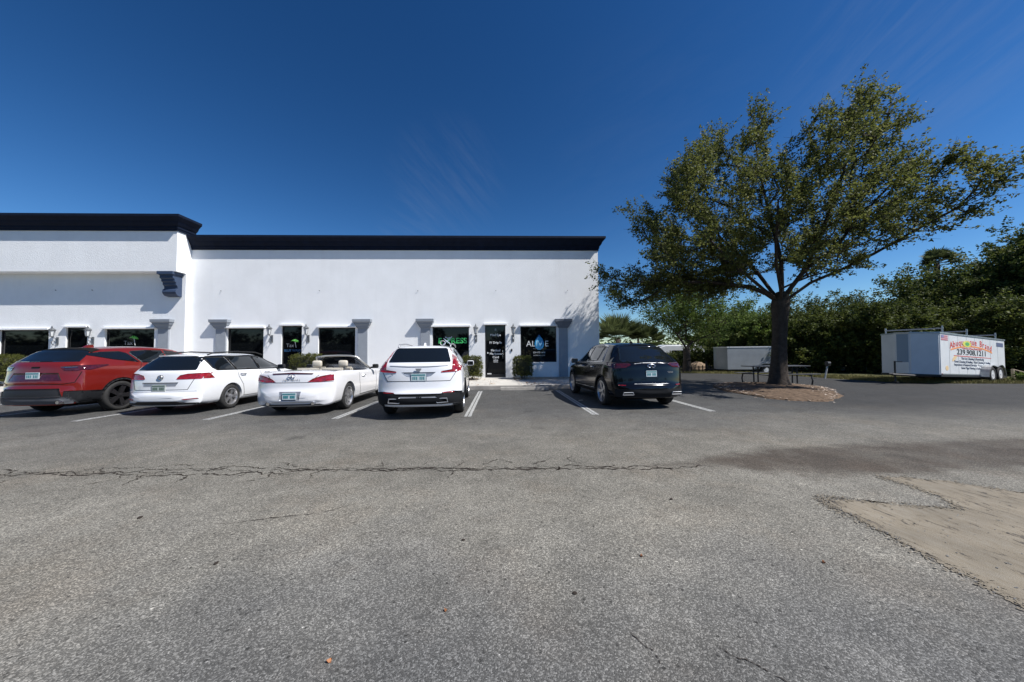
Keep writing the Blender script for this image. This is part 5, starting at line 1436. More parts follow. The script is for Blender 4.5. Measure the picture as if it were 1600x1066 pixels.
# ---- other trees
def make_tree(name, loc, label, cat, group, height, crown_r, crown_z0, trunk_r, leafm, n_t=150, per=60, leaf=.16, seed=1, squash=1.0, twig=.9, base=0.0, lobes=5, tipn=2, radius=.16):
    g = np.random.default_rng(seed)
    root = empty(name, loc, 0, label, cat, group)
    L_ = [(np.array([g.uniform(-.55, .55) * crown_r, g.uniform(-.55, .55) * crown_r, crown_z0 + (height - crown_z0) * g.uniform(.25, .72)]), crown_r * g.uniform(.42, .68)) for _ in range(lobes)]
    L_.append((np.array([0, 0, crown_z0 + (height - crown_z0) * .5]), crown_r * .72))
    tg = []
    while len(tg) < n_t:
        c, r_ = L_[g.integers(0, len(L_))]; v = g.normal(0, 1, 3); v /= np.linalg.norm(v); v[2] *= squash
        p = c + v * r_ * g.uniform(.35, 1.0) ** .6
        if p[2] < crown_z0 or p[2] > height: continue
        tg.append(p)
    hz = max(crown_z0 * .8, .4)
    nodes = [np.array([0, 0, -.1 + base]), np.array([g.normal(0, .05), g.normal(0, .05), hz * .5]), np.array([g.normal(0, .1), g.normal(0, .1), hz])]; parent = [None, 0, 1]
    nodes, parent, tips = grow(nodes, parent, np.array(tg), .8, g, .12, .25)
    bm, rad = branch_mesh(nodes, parent, .012, 2.3, .0, fixed={0: trunk_r * 1.25, 1: trunk_r, 2: trunk_r * .95})
    bm_obj('trunk', bm, M['bark'], root, smooth=True)
    A = np.array(nodes); tc_, td = [], []
    for cur, k in tips:
        out = A[cur] - np.array([0, 0, crown_z0 + (height - crown_z0) * .35]); out /= np.linalg.norm(out) + 1e-6
        for q in range(tipn):
            d = out * .8 + g.normal(0, .6, 3) + np.array([0, 0, .15]); d /= np.linalg.norm(d); tc_.append(A[cur]); td.append(d)
    me = leaves_mesh('crown', np.array(tc_), np.array(td), per, twig, radius, leaf, g)
    link_mesh('crown', me, leafm, root)
    return root

make_tree('shade_tree', (12.9, 23.2, 0), 'mid-sized bright green tree with a low fork behind the black SUV', 'tree', None, 5.9, 3.35, 2.05, .24, M['greenleaf'], 290, 42, .13, 21, .75, .75, lobes=7)
make_tree('shade_tree', (20.0, 25.2, 0), 'rounded green tree between the grey trailer and the oak trunk', 'tree', None, 4.9, 2.3, .9, .2, M['greenleaf'], 150, 60, .15, 22, .8, .8, lobes=5)
# thicket of trees along the right-hand boundary; first three are built, the rest copy them
grp = 'trees in the thicket along the right-hand boundary'
protos = [make_tree('thicket_tree', (0, 0, 0), None, None, None, 5.6, 3.1, .15, .16, M['hedgeleaf'], 280, 62, .17, 31, .95, .85, lobes=8),
          make_tree('thicket_tree', (0, 0, 0), None, None, None, 7.6, 3.5, .3, .2, M['hedgeleaf'], 320, 62, .17, 32, 1.0, .95, lobes=9),
          make_tree('thicket_tree', (0, 0, 0), None, None, None, 9.2, 3.3, 1.0, .24, M['hedgeleaf'], 320, 62, .17, 33, 1.1, 1.0, lobes=9)]
thick = [ # x, y, proto, scale, rot, label
    (20.4, 23.6, 0, .82, .3, 'low bushy thicket tree seen just right of the oak trunk'),
    (22.6, 22.4, 0, .80, 1.9, 'low thicket tree directly behind the leaning post'),
    (25.2, 20.6, 0, .84, 3.9, 'thicket tree between the leaning post and the big lettered trailer'),
    (26.4, 22.6, 1, .72, 0.8, 'pale-topped thicket tree in the second row, left of the lettered trailer'),
    (27.7, 18.6, 0, .80, 5.0, 'dark bushy thicket tree behind the nose of the lettered trailer'),
    (28.8, 21.8, 1, .90, 2.6, 'tall thicket tree behind the front half of the lettered trailer'),
    (31.2, 17.6, 0, .90, 2.4, 'dense low thicket tree behind the tail of the lettered trailer'),
    (31.6, 20.6, 1, .98, 4.1, 'tall thicket tree above the lettering of the big trailer'),
    (33.0, 19.4, 2, 1.04, .2, 'tallest thicket tree, at the right edge of the picture'),
    (36.2, 20.5, 2, 1.08, 3.0, 'tall thicket tree farthest right, mostly outside the picture'),
    (22.2, 27.0, 1, .78, 4.4, 'thicket tree far behind the oak, right of the grey trailer'),
    (26.0, 26.5, 1, .78, 3.3, 'thicket tree in the third row behind the leaning post'),
    (34.0, 24.5, 1, 1.05, 1.2, 'thicket tree in the back row near the right edge'),
    (21.3, 30.5, 0, 1.0, 2.2, 'distant thicket tree showing between the grey trailer and the green shade tree')]
used = set()
for (x, y, k, s, rz, lb) in thick:
    o = protos[k] if k not in used else copy_tree(protos[k])
    used.add(k); o.location = (x, y, 0); o.scale = (s, s, s); o.rotation_euler = (0, 0, rz); tag(o, lb, 'tree', grp)
# dark undergrowth mass closing the foot of the thicket
def undergrowth():
    g = np.random.default_rng(8); pts = []
    path = [(15.2, 27.5), (20.5, 22.0), (25.3, 18.2), (30.5, 16.4), (42, 13.0)]
    for _ in range(1300):
        k = g.integers(0, 4); t = g.uniform(); a, b_ = np.array(path[k]), np.array(path[k + 1]); p = a + (b_ - a) * t + g.normal(0, .35, 2) + np.array([.55, .83]) * abs(g.normal(0, .9))
        pts.append((p[0], p[1], g.uniform(0, 1) ** 1.2 * 2.6))
    d = g.normal(0, 1, (len(pts), 3)); d[:, 2] = abs(d[:, 2]) * .6; d /= np.linalg.norm(d, axis=1, keepdims=True)
    me = leaves_mesh('undergrowth', np.array(pts), d, 44, .7, .17, .17, g)
    tag(link_mesh('undergrowth', me, M['hedgeleaf']), kind='stuff')
undergrowth()
# far-off wood closing the horizon behind and left of the trees
def far_wood():
    g = np.random.default_rng(9); n = 1500; x = g.uniform(-6, 75, n); y = 62 + g.normal(0, 3, n) - np.maximum(0, x - 30) * .75; z = g.uniform(0, 1, n) * np.where(x < 26, 2.3 + .6 * np.sin(x * .7), 3.6 + 1.6 * np.sin(x * .35) + 1.0 * np.sin(x * 1.1))
    pts = np.stack([x, y, np.maximum(z, .2)], 1); d = g.normal(0, 1, (n, 3)); d /= np.linalg.norm(d, axis=1, keepdims=True)
    me = leaves_mesh('far_wood', pts, d, 24, 1.4, .5, .55, g)
    tag(link_mesh('far_wood', me, M['greenleaf']), kind='stuff')
far_wood()
def wood_behind():
    g = np.random.default_rng(10); n = 2400; x = g.uniform(-120, 60, n); y = -34 + g.normal(0, 1.5, n); z = g.uniform(0, 1, n) * (5.2 + 1.3 * np.sin(x * .3) + .9 * np.sin(x * .83))
    d = g.normal(0, 1, (n, 3)); d /= np.linalg.norm(d, axis=1, keepdims=True)
    tag(link_mesh('wood_behind', leaves_mesh('wood_behind', np.stack([x, y, np.maximum(z, .2)], 1), d, 26, 1.5, .5, .8, g), leaf_mat('dark_wood_leaves', (.010, .014, .006), (.030, .038, .012), None, .2)), kind='stuff')  # unseen trees placed for the window panes to reflect, leaves darkened for that
wood_behind()

# ---- palms
def fan_palm(loc, label, h, n, L_, seed, sway=1.0):
    g = np.random.default_rng(seed); root = empty('fan_palm', loc, 0, label, 'palm', None)
    bm = bmesh.new(); tube(bm, [(0, 0, -.1), (.03, 0, h * .5), (0, .02, h)], [.16, .13, .15], 10); bm_obj('trunk', bm, M['bark'], root, smooth=True)
    bm = bmesh.new()
    for i in range(n):
        az = g.uniform(0, 2 * PI); el = g.uniform(-.05, 1.5); d = Vector((math.cos(az) * math.cos(el), math.sin(az) * math.cos(el), math.sin(el)))
        st = Vector((0, 0, h)); l1 = L_ * g.uniform(.45, .65); hub = st + d * l1 - Vector((0, 0, .12 * l1)); tube(bm, [st, hub], [.014, .009], 4, caps=False)
        side = d.cross(Vector((0, 0, 1))); side = side.normalized() if side.length > .05 else Vector((1, 0, 0)); up = side.cross(d)
        for k in range(22):
            a = (k / 21 - .5) * 3.6; dir_ = (d * math.cos(a) + side * math.sin(a)).normalized(); ln = L_ * .62 * (1 - .18 * abs(a)) * g.uniform(.85, 1.1)
            mid = hub + dir_ * ln * .55 + up * .02; tip = hub + dir_ * ln - Vector((0, 0, .16 * ln * sway)); w_ = dir_.cross(up).normalized() * .050
            a0 = bm.verts.new(hub); b0 = bm.verts.new(mid - w_); c0 = bm.verts.new(tip); d0 = bm.verts.new(mid + w_); bm.faces.new((a0, b0, c0, d0))
    me = bpy.data.meshes.new('fronds'); bm.to_mesh(me); bm.free(); link_mesh('fronds', me, M['palmleaf'], root)
fan_palm((7.25, 20.6, 0), 'spiky fan palm right beside the building corner', 2.2, 26, 1.75, 3, .1)
fan_palm((9.2, 21.4, 0), 'lower dark fan palm behind the roof of the black SUV', 1.85, 20, 1.5, 4, .2)
fan_palm((32.6, 24.0, 0), 'single palm head poking above the thicket', 7.8, 26, 1.3, 6)
def slim_palm(loc, label, h, seed):
    g = np.random.default_rng(seed); root = empty('feather_palm', loc, 0, label, 'palm', None)
    bm = bmesh.new(); tube(bm, [(0, 0, -.1), (.1, 0, h * .5), (.05, .05, h)], [.14, .10, .09], 8); bm_obj('trunk', bm, M['bark'], root, smooth=True)
    bm = bmesh.new()
    for i in range(16):
        az = g.uniform(0, 2 * PI); el = g.uniform(-.1, 1.2); d = Vector((math.cos(az), math.sin(az), 0)); prev = Vector((.05, .05, h)); L_ = 1.7
        for k in range(9):
            e = el - k * .17; nx = prev + (d * math.cos(e) + Vector((0, 0, math.sin(e)))) * L_ / 9; tube(bm, [prev, nx], .009, 3, caps=False)
            for s in (-1, 1):
                sd_ = d.cross(Vector((0, 0, 1))) * s; tip = nx + sd_ * .36 + d * .12 - Vector((0, 0, .2)); w_ = d * .02
                bm.faces.new([bm.verts.new(nx - w_), bm.verts.new(nx + w_), bm.verts.new(tip)])
            prev = nx
    me = bpy.data.meshes.new('fronds'); bm.to_mesh(me); bm.free(); link_mesh('fronds', me, M['palmleaf'], root)
slim_palm((11.3, 27.5, 0), 'slender palm behind the bright green tree', 2.6, 5)

# ---- clipped shrubs
def clipped(loc, label, sx, sy, sz, seed, n=420, per=15):
    g = np.random.default_rng(seed); root = empty('clipped_shrub', loc, 0, label, 'shrub', 'clipped shrubs along the shopfronts')
    pts = []; ds = []
    for _ in range(n):
        f = g.integers(0, 5); u, v = g.uniform(-1, 1), g.uniform(-1, 1); p = {0: (1, u, v), 1: (-1, u, v), 2: (u, 1, v), 3: (u, -1, v), 4: (u, v, 1)}[int(f)]
        p = np.array(p, float); q = p / (np.sum(np.abs(p) ** 6) ** (1 / 6)) * g.uniform(.84, 1.0)
        pts.append((q[0] * sx / 2, q[1] * sy / 2, sz * .54 + q[2] * sz * .46)); nrm = p * np.abs(p) ** 3; ds.append(nrm / np.linalg.norm(nrm))
    me = leaves_mesh('foliage', np.array(pts), np.array(ds), per, .07, .035, .045, g); link_mesh('foliage', me, M['boxleaf'], root)
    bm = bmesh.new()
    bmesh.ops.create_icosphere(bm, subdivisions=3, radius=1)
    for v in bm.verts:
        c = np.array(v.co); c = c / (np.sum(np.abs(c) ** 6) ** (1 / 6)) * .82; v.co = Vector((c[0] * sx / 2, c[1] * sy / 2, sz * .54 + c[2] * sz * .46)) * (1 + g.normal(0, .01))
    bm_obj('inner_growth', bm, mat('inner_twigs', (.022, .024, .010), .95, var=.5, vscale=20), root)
    bm = bmesh.new()
    for k in range(5): tube(bm, [(g.uniform(-.05, .05), g.uniform(-.05, .05), -.05), (g.uniform(-.18, .18), g.uniform(-.12, .12), sz * .3)], [.014, .01], 5)
    bm_obj('stem', bm, M['bark'], root)
clipped((1.06, 15.75, .215), 'clipped boxy shrub below the blue drop logo, right of the lettered door', .80, .72, 1.02, 1)
clipped((-1.28, 15.75, .215), 'clipped boxy shrub left of the white-lettered door, behind the compact SUV', .86, .72, 1.04, 2)
clipped((-8.62, 15.6, .215), 'rounded shrub with a flat top behind the seats of the convertible', 1.25, .8, 1.22, 3, 600)
clipped((-21.6, 15.5, .215), 'clipped hedge block beyond the tail of the red crossover', 1.9, .8, 1.30, 4, 900)

# ------------------------------------------------------------------ PICNIC TABLE
tb = empty('picnic_table', (11.72, 14.15, 0), 0, 'black picnic table with attached benches behind the oak trunk', 'picnic table')
M['tabletop'] = mat('weathered_coated_top', (.05, .052, .055), .5, var=.3, vscale=6)
M['palebench'] = mat('pale_table_edge', (.30, .30, .30), .5)
bm = bmesh.new()
for k in range(6): box(bm, -1.22, 1.22, -.375 + k * .127, -.375 + k * .127 + .115, .74, .775, .006)
bm_obj('tabletop', bm, M['tabletop'], tb)
for s in (-1, 1):
    bm = bmesh.new()
    for k in range(2): box(bm, -1.22, 1.22, s * .70 - .13 + k * .135, s * .70 + k * .135 - .01, .43, .46, .006)
    bm_obj('bench_seat', bm, M['tabletop'], tb)
for x in (-.85, .85):
    bm = bmesh.new()
    tube(bm, [(x, -.80, .02), (x, -.84, .2), (x, -.78, .40), (x, -.60, .42), (x, -.12, .42), (x, -.12, .02)], .028, 8)
    tube(bm, [(x, .80, .02), (x, .84, .2), (x, .78, .40), (x, .60, .42), (x, .12, .42), (x, .12, .02)], .028, 8)
    tube(bm, [(x, -.12, .42), (x, -.14, .74)], .028, 8); tube(bm, [(x, .12, .42), (x, .14, .74)], .028, 8); tube(bm, [(x, -.14, .5), (x * .5, -.1, .74)], .02, 6)
    bm_obj('leg_frame', bm, M['black'], tb)

# ------------------------------------------------------------------ TRAILERS
M['trailer_white'] = mat('white_trailer_skin', (.62, .64, .65), .45, var=.06, vscale=2.0, coat=.2, bump=.08, bscale=6)
M['trailer_grey'] = mat('grey_trailer_skin', (.23, .25, .27), .5, var=.12, vscale=1.2, coat=.2, bump=.1, bscale=4)  # grey taken darker, shade over the small trailer put into the skin colour
M['galv'] = mat('galvanised_steel', (.38, .40, .41), .4, metal=.8, var=.15, vscale=10)
def trailer_wheel(root, x, y, r, s):
    w = bpy.data.objects.new('wheel', None); C.objects.link(w); w.parent = root; w.location = (x, y, r)
    bm = bmesh.new(); lathe(bm, [(r * .56, -.09), (r * .62, -.10), (r - .03, -.10), (r, -.07), (r, .07), (r - .03, .10), (r * .62, .10), (r * .56, .09)], 32, 'Y', closed=True); bm_obj('tyre', bm, M['rubber'], w, angle=40)
    bm = bmesh.new(); lathe(bm, [(r * .60, s * .09), (r * .52, s * .095), (r * .50, s * .03), (r * .36, s * .02), (r * .30, s * .055), (r * .16, s * .06), (r * .13, s * .10), (0, s * .10)], 24, 'Y'); bm_obj('rim', bm, mat('white_rim', (.62, .63, .64), .35, coat=.3), w, angle=40)
    return w
# big lettered trailer: local x runs from nose (0) to tail, local -y faces the camera side
def big_trailer():
    ang = R(19.5); drop = math.sin(R(2.4))
    root = empty('enclosed_trailer', (17.62, 13.05, -.06), ang, 'big white enclosed trailer with red and black lettering and a roof ladder rack', 'trailer', None)
    Lx, Wd, z0, z1 = 6.5, 1.72, .42, 2.16
    bm = bmesh.new()
    a = [(0, 0), (Lx, 0), (Lx, Wd), (0, Wd), (-.55, Wd * .62), (-.55, Wd * .38)]
    prism(bm, a, z0, z1, 'XY'); bmesh.ops.bevel(bm, geom=[e for e in bm.edges if abs(e.verts[0].co.z - e.verts[1].co.z) > 1], offset=.03, segments=2, affect='EDGES')
    bm_obj('body', bm, M['trailer_white'], root, angle=30)
    bm = bmesh.new(); a2 = [(-.02, -.02), (Lx + .02, -.02), (Lx + .02, Wd + .02), (-.0, Wd + .02), (-.57, Wd * .62), (-.57, Wd * .38)]
    prism(bm, a2, z1 - .05, z1 + .012, 'XY'); bm_obj('roof_edge', bm, M['galv'], root)
    bm = bmesh.new(); prism(bm, [(x * 1.0, y) for x, y in a2], z0 - .05, z0 + .03, 'XY'); bm_obj('base_rail', bm, M['black'], root)
    root.rotation_euler = (0, R(2.4), ang)
    # blue protective strip on the nose and a stone guard line
    bm = bmesh.new(); box(bm, -.556, -.552, Wd * .40, Wd * .60, z0 + .5, z1 - .06); bm_obj('nose_strip', bm, mat('blue_film', (.22, .30, .38), .5), root)
    # fender
    bm = bmesh.new(); xs = [3.60, 3.64, 3.72, 3.84, 3.98, 4.12, 4.30, 4.54, 4.78, 4.96, 5.12, 5.26, 5.38, 5.46, 5.50]; zs = [.40, .58, .73, .84, .90, .92, .90, .86, .92, .955, .95, .89, .78, .64, .46]
    for i in range(len(xs) - 1):
        vs = [bm.verts.new(p) for p in ((xs[i], -.26, zs[i]), (xs[i + 1], -.26, zs[i + 1]), (xs[i + 1], -.004, zs[i + 1]), (xs[i], -.004, zs[i]))]; bm.faces.new(vs)
    bmesh.ops.remove_doubles(bm, verts=bm.verts, dist=.001)
    ex = bmesh.ops.solidify(bm, geom=bm.faces[:], thickness=.02)
    bm_obj('fender', bm, M['galv'], root)
    bm = bmesh.new(); prism(bm, [(3.66, z0 - .02), (3.7, .7), (3.84, .82), (4.12, .9), (4.96, .92), (5.26, .86), (5.42, .7), (5.44, z0 - .02)], -.008, -.004, 'XZ'); bm_obj('wheel_well', bm, M['gapdark'], root)
    for x in (4.12, 4.96): trailer_wheel(root, x, -.14, .335, -1).location.z += x * drop
    for x in (4.12, 4.96): trailer_wheel(root, x, Wd + .14, .335, 1).location.z += x * drop
    bm = bmesh.new(); tube(bm, [(4.12, -.1, .335), (4.12, Wd + .1, .335)], .04); bm_obj('axle', bm, M['black'], root)
    bm = bmesh.new(); tube(bm, [(4.96, -.1, .335), (4.96, Wd + .1, .335)], .04); bm_obj('axle', bm, M['black'], root)
    bm = bmesh.new(); tube(bm, [(.2, .35, .36), (-1.45, Wd / 2, .40)], .05, 6); tube(bm, [(.2, Wd - .35, .36), (-1.45, Wd / 2, .40)], .05, 6); tube(bm, [(-1.3, Wd / 2, .42), (-1.75, Wd / 2, .42)], .045, 6); bm_obj('tongue', bm, M['black'], root)
    bm = bmesh.new(); tube(bm, [(-1.2, Wd / 2, .10), (-1.2, Wd / 2, .95)], .032, 8); tube(bm, [(-1.2, Wd / 2, .92), (-1.2, Wd / 2 - .22, .92)], .015, 6); box(bm, -1.28, -1.12, Wd / 2 - .08, Wd / 2 + .08, .08, .11); bm_obj('jack', bm, M['black'], root)
    for x in (.35, 2.6, 5.6):      # ladder rack: posts and bar
        bm = bmesh.new()
        for yy in (.03, Wd - .03): tube(bm, [(x, yy, z1), (x, yy, z1 + .28)], .028, 8)
        tube(bm, [(x, 0.0, z1 + .18), (x, Wd, z1 + .18)], .024, 8)
        bm_obj('ladder_rack_bar', bm, M['galv'], root)
    for k in range(1, 8):      # side panel seams with rivet strips
        bm = bmesh.new(); box(bm, k * .81 - .008, k * .81 + .008, -.0022, -.0005, z0 + .04, z1 - .06); bm_obj('panel_seam', bm, M['galv'], root)
    bm = bmesh.new(); box(bm, .03, 3.6, -.006, -.001, z0 + .035, z0 + .075); bm_obj('lower_trim', bm, M['galv'], root)
    bm = bmesh.new(); box(bm, .06, .14, -.02, -.002, z0 + .04, z0 + .08, .005); bm_obj('marker_light', bm, M['lamp_red'], root)
    bm = bmesh.new(); box(bm, 5.80, 5.88, -.02, -.002, z0 + .10, z0 + .14, .005); bm_obj('marker_light', bm, M['lamp_red'], root)
    RS = (R(90), 0, 0); yy = -.003
    red_i = mat('red_trailer_ink', (.55, .035, .02), .5); orange = mat('orange_trailer_ink', (.75, .28, .10), .5); blk_i = mat('black_trailer_ink', (.02, .02, .022), .5); navy_i = mat('navy_trailer_ink', (.05, .07, .12), .5)
    tan_i = mat('tan_trailer_ink', (.68, .50, .28), .5)
    # arched heading: letters stepped along an arc
    for i, ch in enumerate('Abuquerque Brand'):
        if ch == ' ': continue
        u = (i - 7.5) / 7.5
        text('heading_lettering', ch, .37, (2.95 + u * 1.95, yy, 1.87 - .20 * u * u), (R(90), R(9 * u), 0), red_i, root, off=.004, sx=1.2)
    bm = bmesh.new()
    arc = [(2.98 + 2.05 * k / 10, 1.70 - .20 * (k / 10) ** 2) for k in range(-10, 11)]
    prism(bm, [(p[0], p[1] + .02) for p in arc] + [(p[0], p[1] - .045) for p in arc[::-1]], yy - .002, yy + .002, 'XZ'); bm_obj('heading_underline', bm, orange, root)
    bm = bmesh.new(); prism(bm, [(2.45 + .40 * math.cos(2 * PI * k / 24), 1.78 + .13 * math.sin(2 * PI * k / 24)) for k in range(24)], yy - .006, yy - .003, 'XZ'); bm_obj('oval_logo', bm, mat('yellow_green_ink', (.62, .62, .12), .5), root)
    bm = bmesh.new(); prism(bm, [(2.48 + .20 * math.cos(2 * PI * k / 20), 1.78 + .08 * math.sin(2 * PI * k / 20)) for k in range(20)], yy - .009, yy - .007, 'XZ'); bm_obj('oval_logo_centre', bm, mat('green_ink', (.10, .38, .12), .5), root)
    text('lettering', 'Concrete & Paver Restoration', .105, (2.95, yy, 1.585), RS, red_i, root, off=.001, sx=1.5)
    text('lettering', '239.908.1211', .31, (2.95, yy, 1.41), RS, blk_i, root, off=.006, sx=1.75)
    bm = bmesh.new(); prism(bm, [(1.20, 1.235), (4.9, 1.225), (4.9, 1.245), (1.20, 1.265)], yy - .002, yy + .002, 'XZ'); bm_obj('red_rule', bm, red_i, root)
    for s, z in (('Tile Eco Cleaning & Resurfacing', 1.12), ('Paver Cleaning & Sealing · Roof Cleaning & Sealing', .98), ('Inspection & Removal Services · Pressure Washing', .85), ('Same Page Painting & Refinishing', .72)):
        text('lettering', s, .135, (3.0, yy, z + .03), RS, navy_i, root, off=.0016, sx=1.3)
    bm = bmesh.new(); prism(bm, [(1.02, 1.03), (1.12, 1.17), (1.34, 1.26), (1.52, 1.25), (1.40, 1.14), (1.24, 1.05), (1.10, 1.0)], yy - .002, yy + .002, 'XZ'); bm_obj('tan_swoosh', bm, tan_i, root)
    bm = bmesh.new(); prism(bm, [(.55 + .13 * math.cos(2 * PI * k / 20), .72 + .10 * math.sin(2 * PI * k / 20)) for k in range(20)], yy - .002, yy + .002, 'XZ'); bm_obj('round_sticker', bm, tan_i, root)
    # faded flag decal
    fl = [(.10, 2.06), (.70, 2.06), (.70, 1.84), (.10, 1.84)]
    bm = bmesh.new(); prism(bm, fl, yy - .002, yy + .002, 'XZ'); bm_obj('flag_decal', bm, mat('faded_pink', (.52, .33, .36), .5), root)
    for k in range(3):
        bm = bmesh.new(); box(bm, .36 if k > 1 else .12, .69, yy - .004, yy - .0025, 1.855 + k * .075, 1.885 + k * .075); bm_obj('flag_stripe', bm, mat('faded_red', (.42, .10, .12), .5), root)
    bm = bmesh.new(); box(bm, .11, .34, yy - .005, yy - .0045, 1.95, 2.055); bm_obj('flag_canton', bm, mat('faded_blue', (.20, .20, .34), .5), root)
    bm = bmesh.new(); box(bm, Lx - .95, Lx - .2, yy - .004, yy - .002, 1.80, 1.98); bm_obj('dark_decal', bm, mat('slate_ink', (.10, .12, .20), .5), root)
    # small ramp bar at the tail
    return root
big_trailer()
bm = bmesh.new(); tube(bm, [(0, 0, .45), (1.0, -.35, .05)], .03, 6); box(bm, -.06, .02, -.04, .04, .0, .47, .005); o = bm_obj('timber_prop', bm, mat('weathered_timber', (.30, .24, .17), .9)); o.location = (23.55, 14.85, 0); tag(o, 'weathered timber prop leaning down behind the tail of the lettered trailer', 'timber')
def small_trailer():
    root = empty('cargo_trailer', (15.50, 22.7, -.14), R(-6), 'small plain grey enclosed trailer parked left of the oak trunk', 'trailer')
    Lx, Wd, z0, z1 = 3.75, 1.75, .32, 1.84
    bm = bmesh.new(); prism(bm, [(0, .0), (Lx, 0), (Lx, Wd), (0, Wd), (-.38, Wd * .6), (-.38, Wd * .4)], z0, z1, 'XY'); bm_obj('body', bm, M['trailer_grey'], root)
    bm = bmesh.new(); prism(bm, [(-.02, -.02), (Lx + .02, -.02), (Lx + .02, Wd + .02), (0, Wd + .02), (-.40, Wd * .6), (-.40, Wd * .4)], z1 - .04, z1 + .03, 'XY'); bm_obj('roof_edge', bm, M['trailer_white'], root)
    bm = bmesh.new(); box(bm, 0, Lx, .03, Wd - .03, z0 - .07, z0 + .0); bm_obj('chassis', bm, M['black'], root)
    bm = bmesh.new(); xs = [1.85, 1.95, 2.1, 2.35, 2.6, 2.75, 2.85]; zs = [.36, .58, .70, .74, .70, .58, .36]
    for i in range(6):
        vs = [bm.verts.new(p) for p in ((xs[i], -.24, zs[i]), (xs[i + 1], -.24, zs[i + 1]), (xs[i + 1], -.004, zs[i + 1]), (xs[i], -.004, zs[i]))]; bm.faces.new(vs)
    bmesh.ops.remove_doubles(bm, verts=bm.verts, dist=.001); bmesh.ops.solidify(bm, geom=bm.faces[:], thickness=.02); bm_obj('fender', bm, M['galv'], root)
    trailer_wheel(root, 2.35, -.13, .30, -1); trailer_wheel(root, 2.35, Wd + .13, .30, 1)
    bm = bmesh.new(); tube(bm, [(2.35, -.1, .3), (2.35, Wd + .1, .3)], .035); bm_obj('axle', bm, M['black'], root)
    bm = bmesh.new(); tube(bm, [(.1, .3, .28), (-1.1, Wd / 2, .3)], .04, 6); tube(bm, [(.1, Wd - .3, .28), (-1.1, Wd / 2, .3)], .04, 6); bm_obj('tongue', bm, M['black'], root)
    bm = bmesh.new(); tube(bm, [(-.9, Wd / 2, 0), (-.9, Wd / 2, .6)], .03, 6); bm_obj('jack', bm, M['black'], root)
small_trailer()

# ------------------------------------------------------------------ SMALL THINGS ON THE FAR SIDE
pr = empty('leaning_post', (16.15, 16.45, -.03), 0, 'thin pale post with a small dark box on top, leaning on the grass verge', 'post')
bm = bmesh.new(); tube(bm, [(0, 0, 0), (.17, 0, .66)], .035, 8); bm_obj('pole', bm, mat('pale_post', (.34, .36, .38), .6), pr)
bm = bmesh.new(); box(bm, .10, .28, -.08, .08, .66, .88, .02); bm_obj('control_box', bm, M['black'], pr)
bm = bmesh.new(); box(bm, .12, .26, -.10, -.082, .79, .85, .006); bm_obj('label_plate', bm, M['silver'], pr)
# rail fence, dark hedge, sandy heap, white camper beyond
fe = empty('rail_fence', (9.6, 24.6, -.03), R(-8), 'low dark picket fence at the far edge of the asphalt, left of the grey trailer', 'fence')
M['oldwood'] = mat('dark_old_wood', (.035, .030, .025), .9, var=.3, vscale=8)
for k in range(22):
    bm = bmesh.new(); box(bm, k * .26 - .03, k * .26 + .03, -.02, .02, 0, .42 + .05 * math.sin(k * 2.1)); bm_obj('picket', bm, M['oldwood'], fe)
for z in (.12, .34):
    bm = bmesh.new(); box(bm, -.1, 5.6, .022, .05, z - .03, z + .03); bm_obj('rail', bm, M['oldwood'], fe)
bm = bmesh.new(); box(bm, 5.1, 5.22, -.09, -.022, 0, .78); bm_obj('post', bm, M['oldwood'], fe)
def low_hedge(loc, sx, sy, sz, label, seed, m):
    g = np.random.default_rng(seed); n = int(sx * 60); pts = np.stack([g.uniform(-sx / 2, sx / 2, n), g.uniform(-sy / 2, sy / 2, n), g.uniform(0.05, 1, n) ** .7 * sz], 1); d = g.normal(0, 1, (n, 3)); d[:, 2] = abs(d[:, 2]); d /= np.linalg.norm(d, axis=1, keepdims=True)
    o = link_mesh('low_hedge', leaves_mesh('low_hedge', pts, d, 30, .22, .10, .11, g), m); o.location = loc; tag(o, label, 'hedge')
low_hedge((12.6, 28.2, 0), 13, 1.2, 1.15, 'long dark low hedge behind the black SUV and the green tree', 3, M['hedgeleaf'])
low_hedge((14.6, 32.0, 0), 16, 1.2, 1.25, 'sunlit lime-green shrubs beyond the dark hedge', 5, M['boxleaf'])
hp = bmesh.new(); bmesh.ops.create_icosphere(hp, subdivisions=4, radius=1)
gh = np.random.default_rng(2)
for v in hp.verts: v.co = Vector((v.co.x * 1.0, v.co.y * .6, max(-.05, v.co.z) * .85)) * (1 + gh.normal(0, .02))
o = bm_obj('sand_heap', hp, mat('sand_heap', (.20, .145, .10), .95, var=.3, vscale=3, bump=.6, bscale=14), smooth=True); o.location = (15.1, 25.6, -.03); o.scale = (.8, .8, .8); tag(o, 'pale tan heap of sand just left of the grey trailer', 'sand heap')
def camper(loc, rz, label, L_):
    root = empty('parked_camper', loc, rz, label, 'camper')
    bm = bmesh.new(); prism(bm, [(0, .6), (.15, 1.6), (.5, 2.1), (1.2, 2.35), (L_ - .8, 2.35), (L_ - .2, 2.1), (L_, 1.5), (L_, .6)], -1.1, 1.1, 'XZ'); bmesh.ops.bevel(bm, geom=[e for e in bm.edges if abs(e.verts[0].co.y - e.verts[1].co.y) < .1], offset=.15, segments=3, affect='EDGES'); bm_obj('body', bm, M['trailer_white'], root, angle=40)
    bm = bmesh.new(); box(bm, 1.9, L_ - 2.0 if L_ > 4 else 2.3, -1.115, -1.102, 1.35, 1.7); bm_obj('window', bm, M['glass'], root)
    for x in (1.2, L_ - 1.2):
        bm = bmesh.new(); lathe(bm, [(.2, -.1), (.35, -.1), (.35, .1), (.2, .1)], 20, 'Y', (x, -.95, .35), closed=True); bm_obj('wheel', bm, M['rubber'], root)
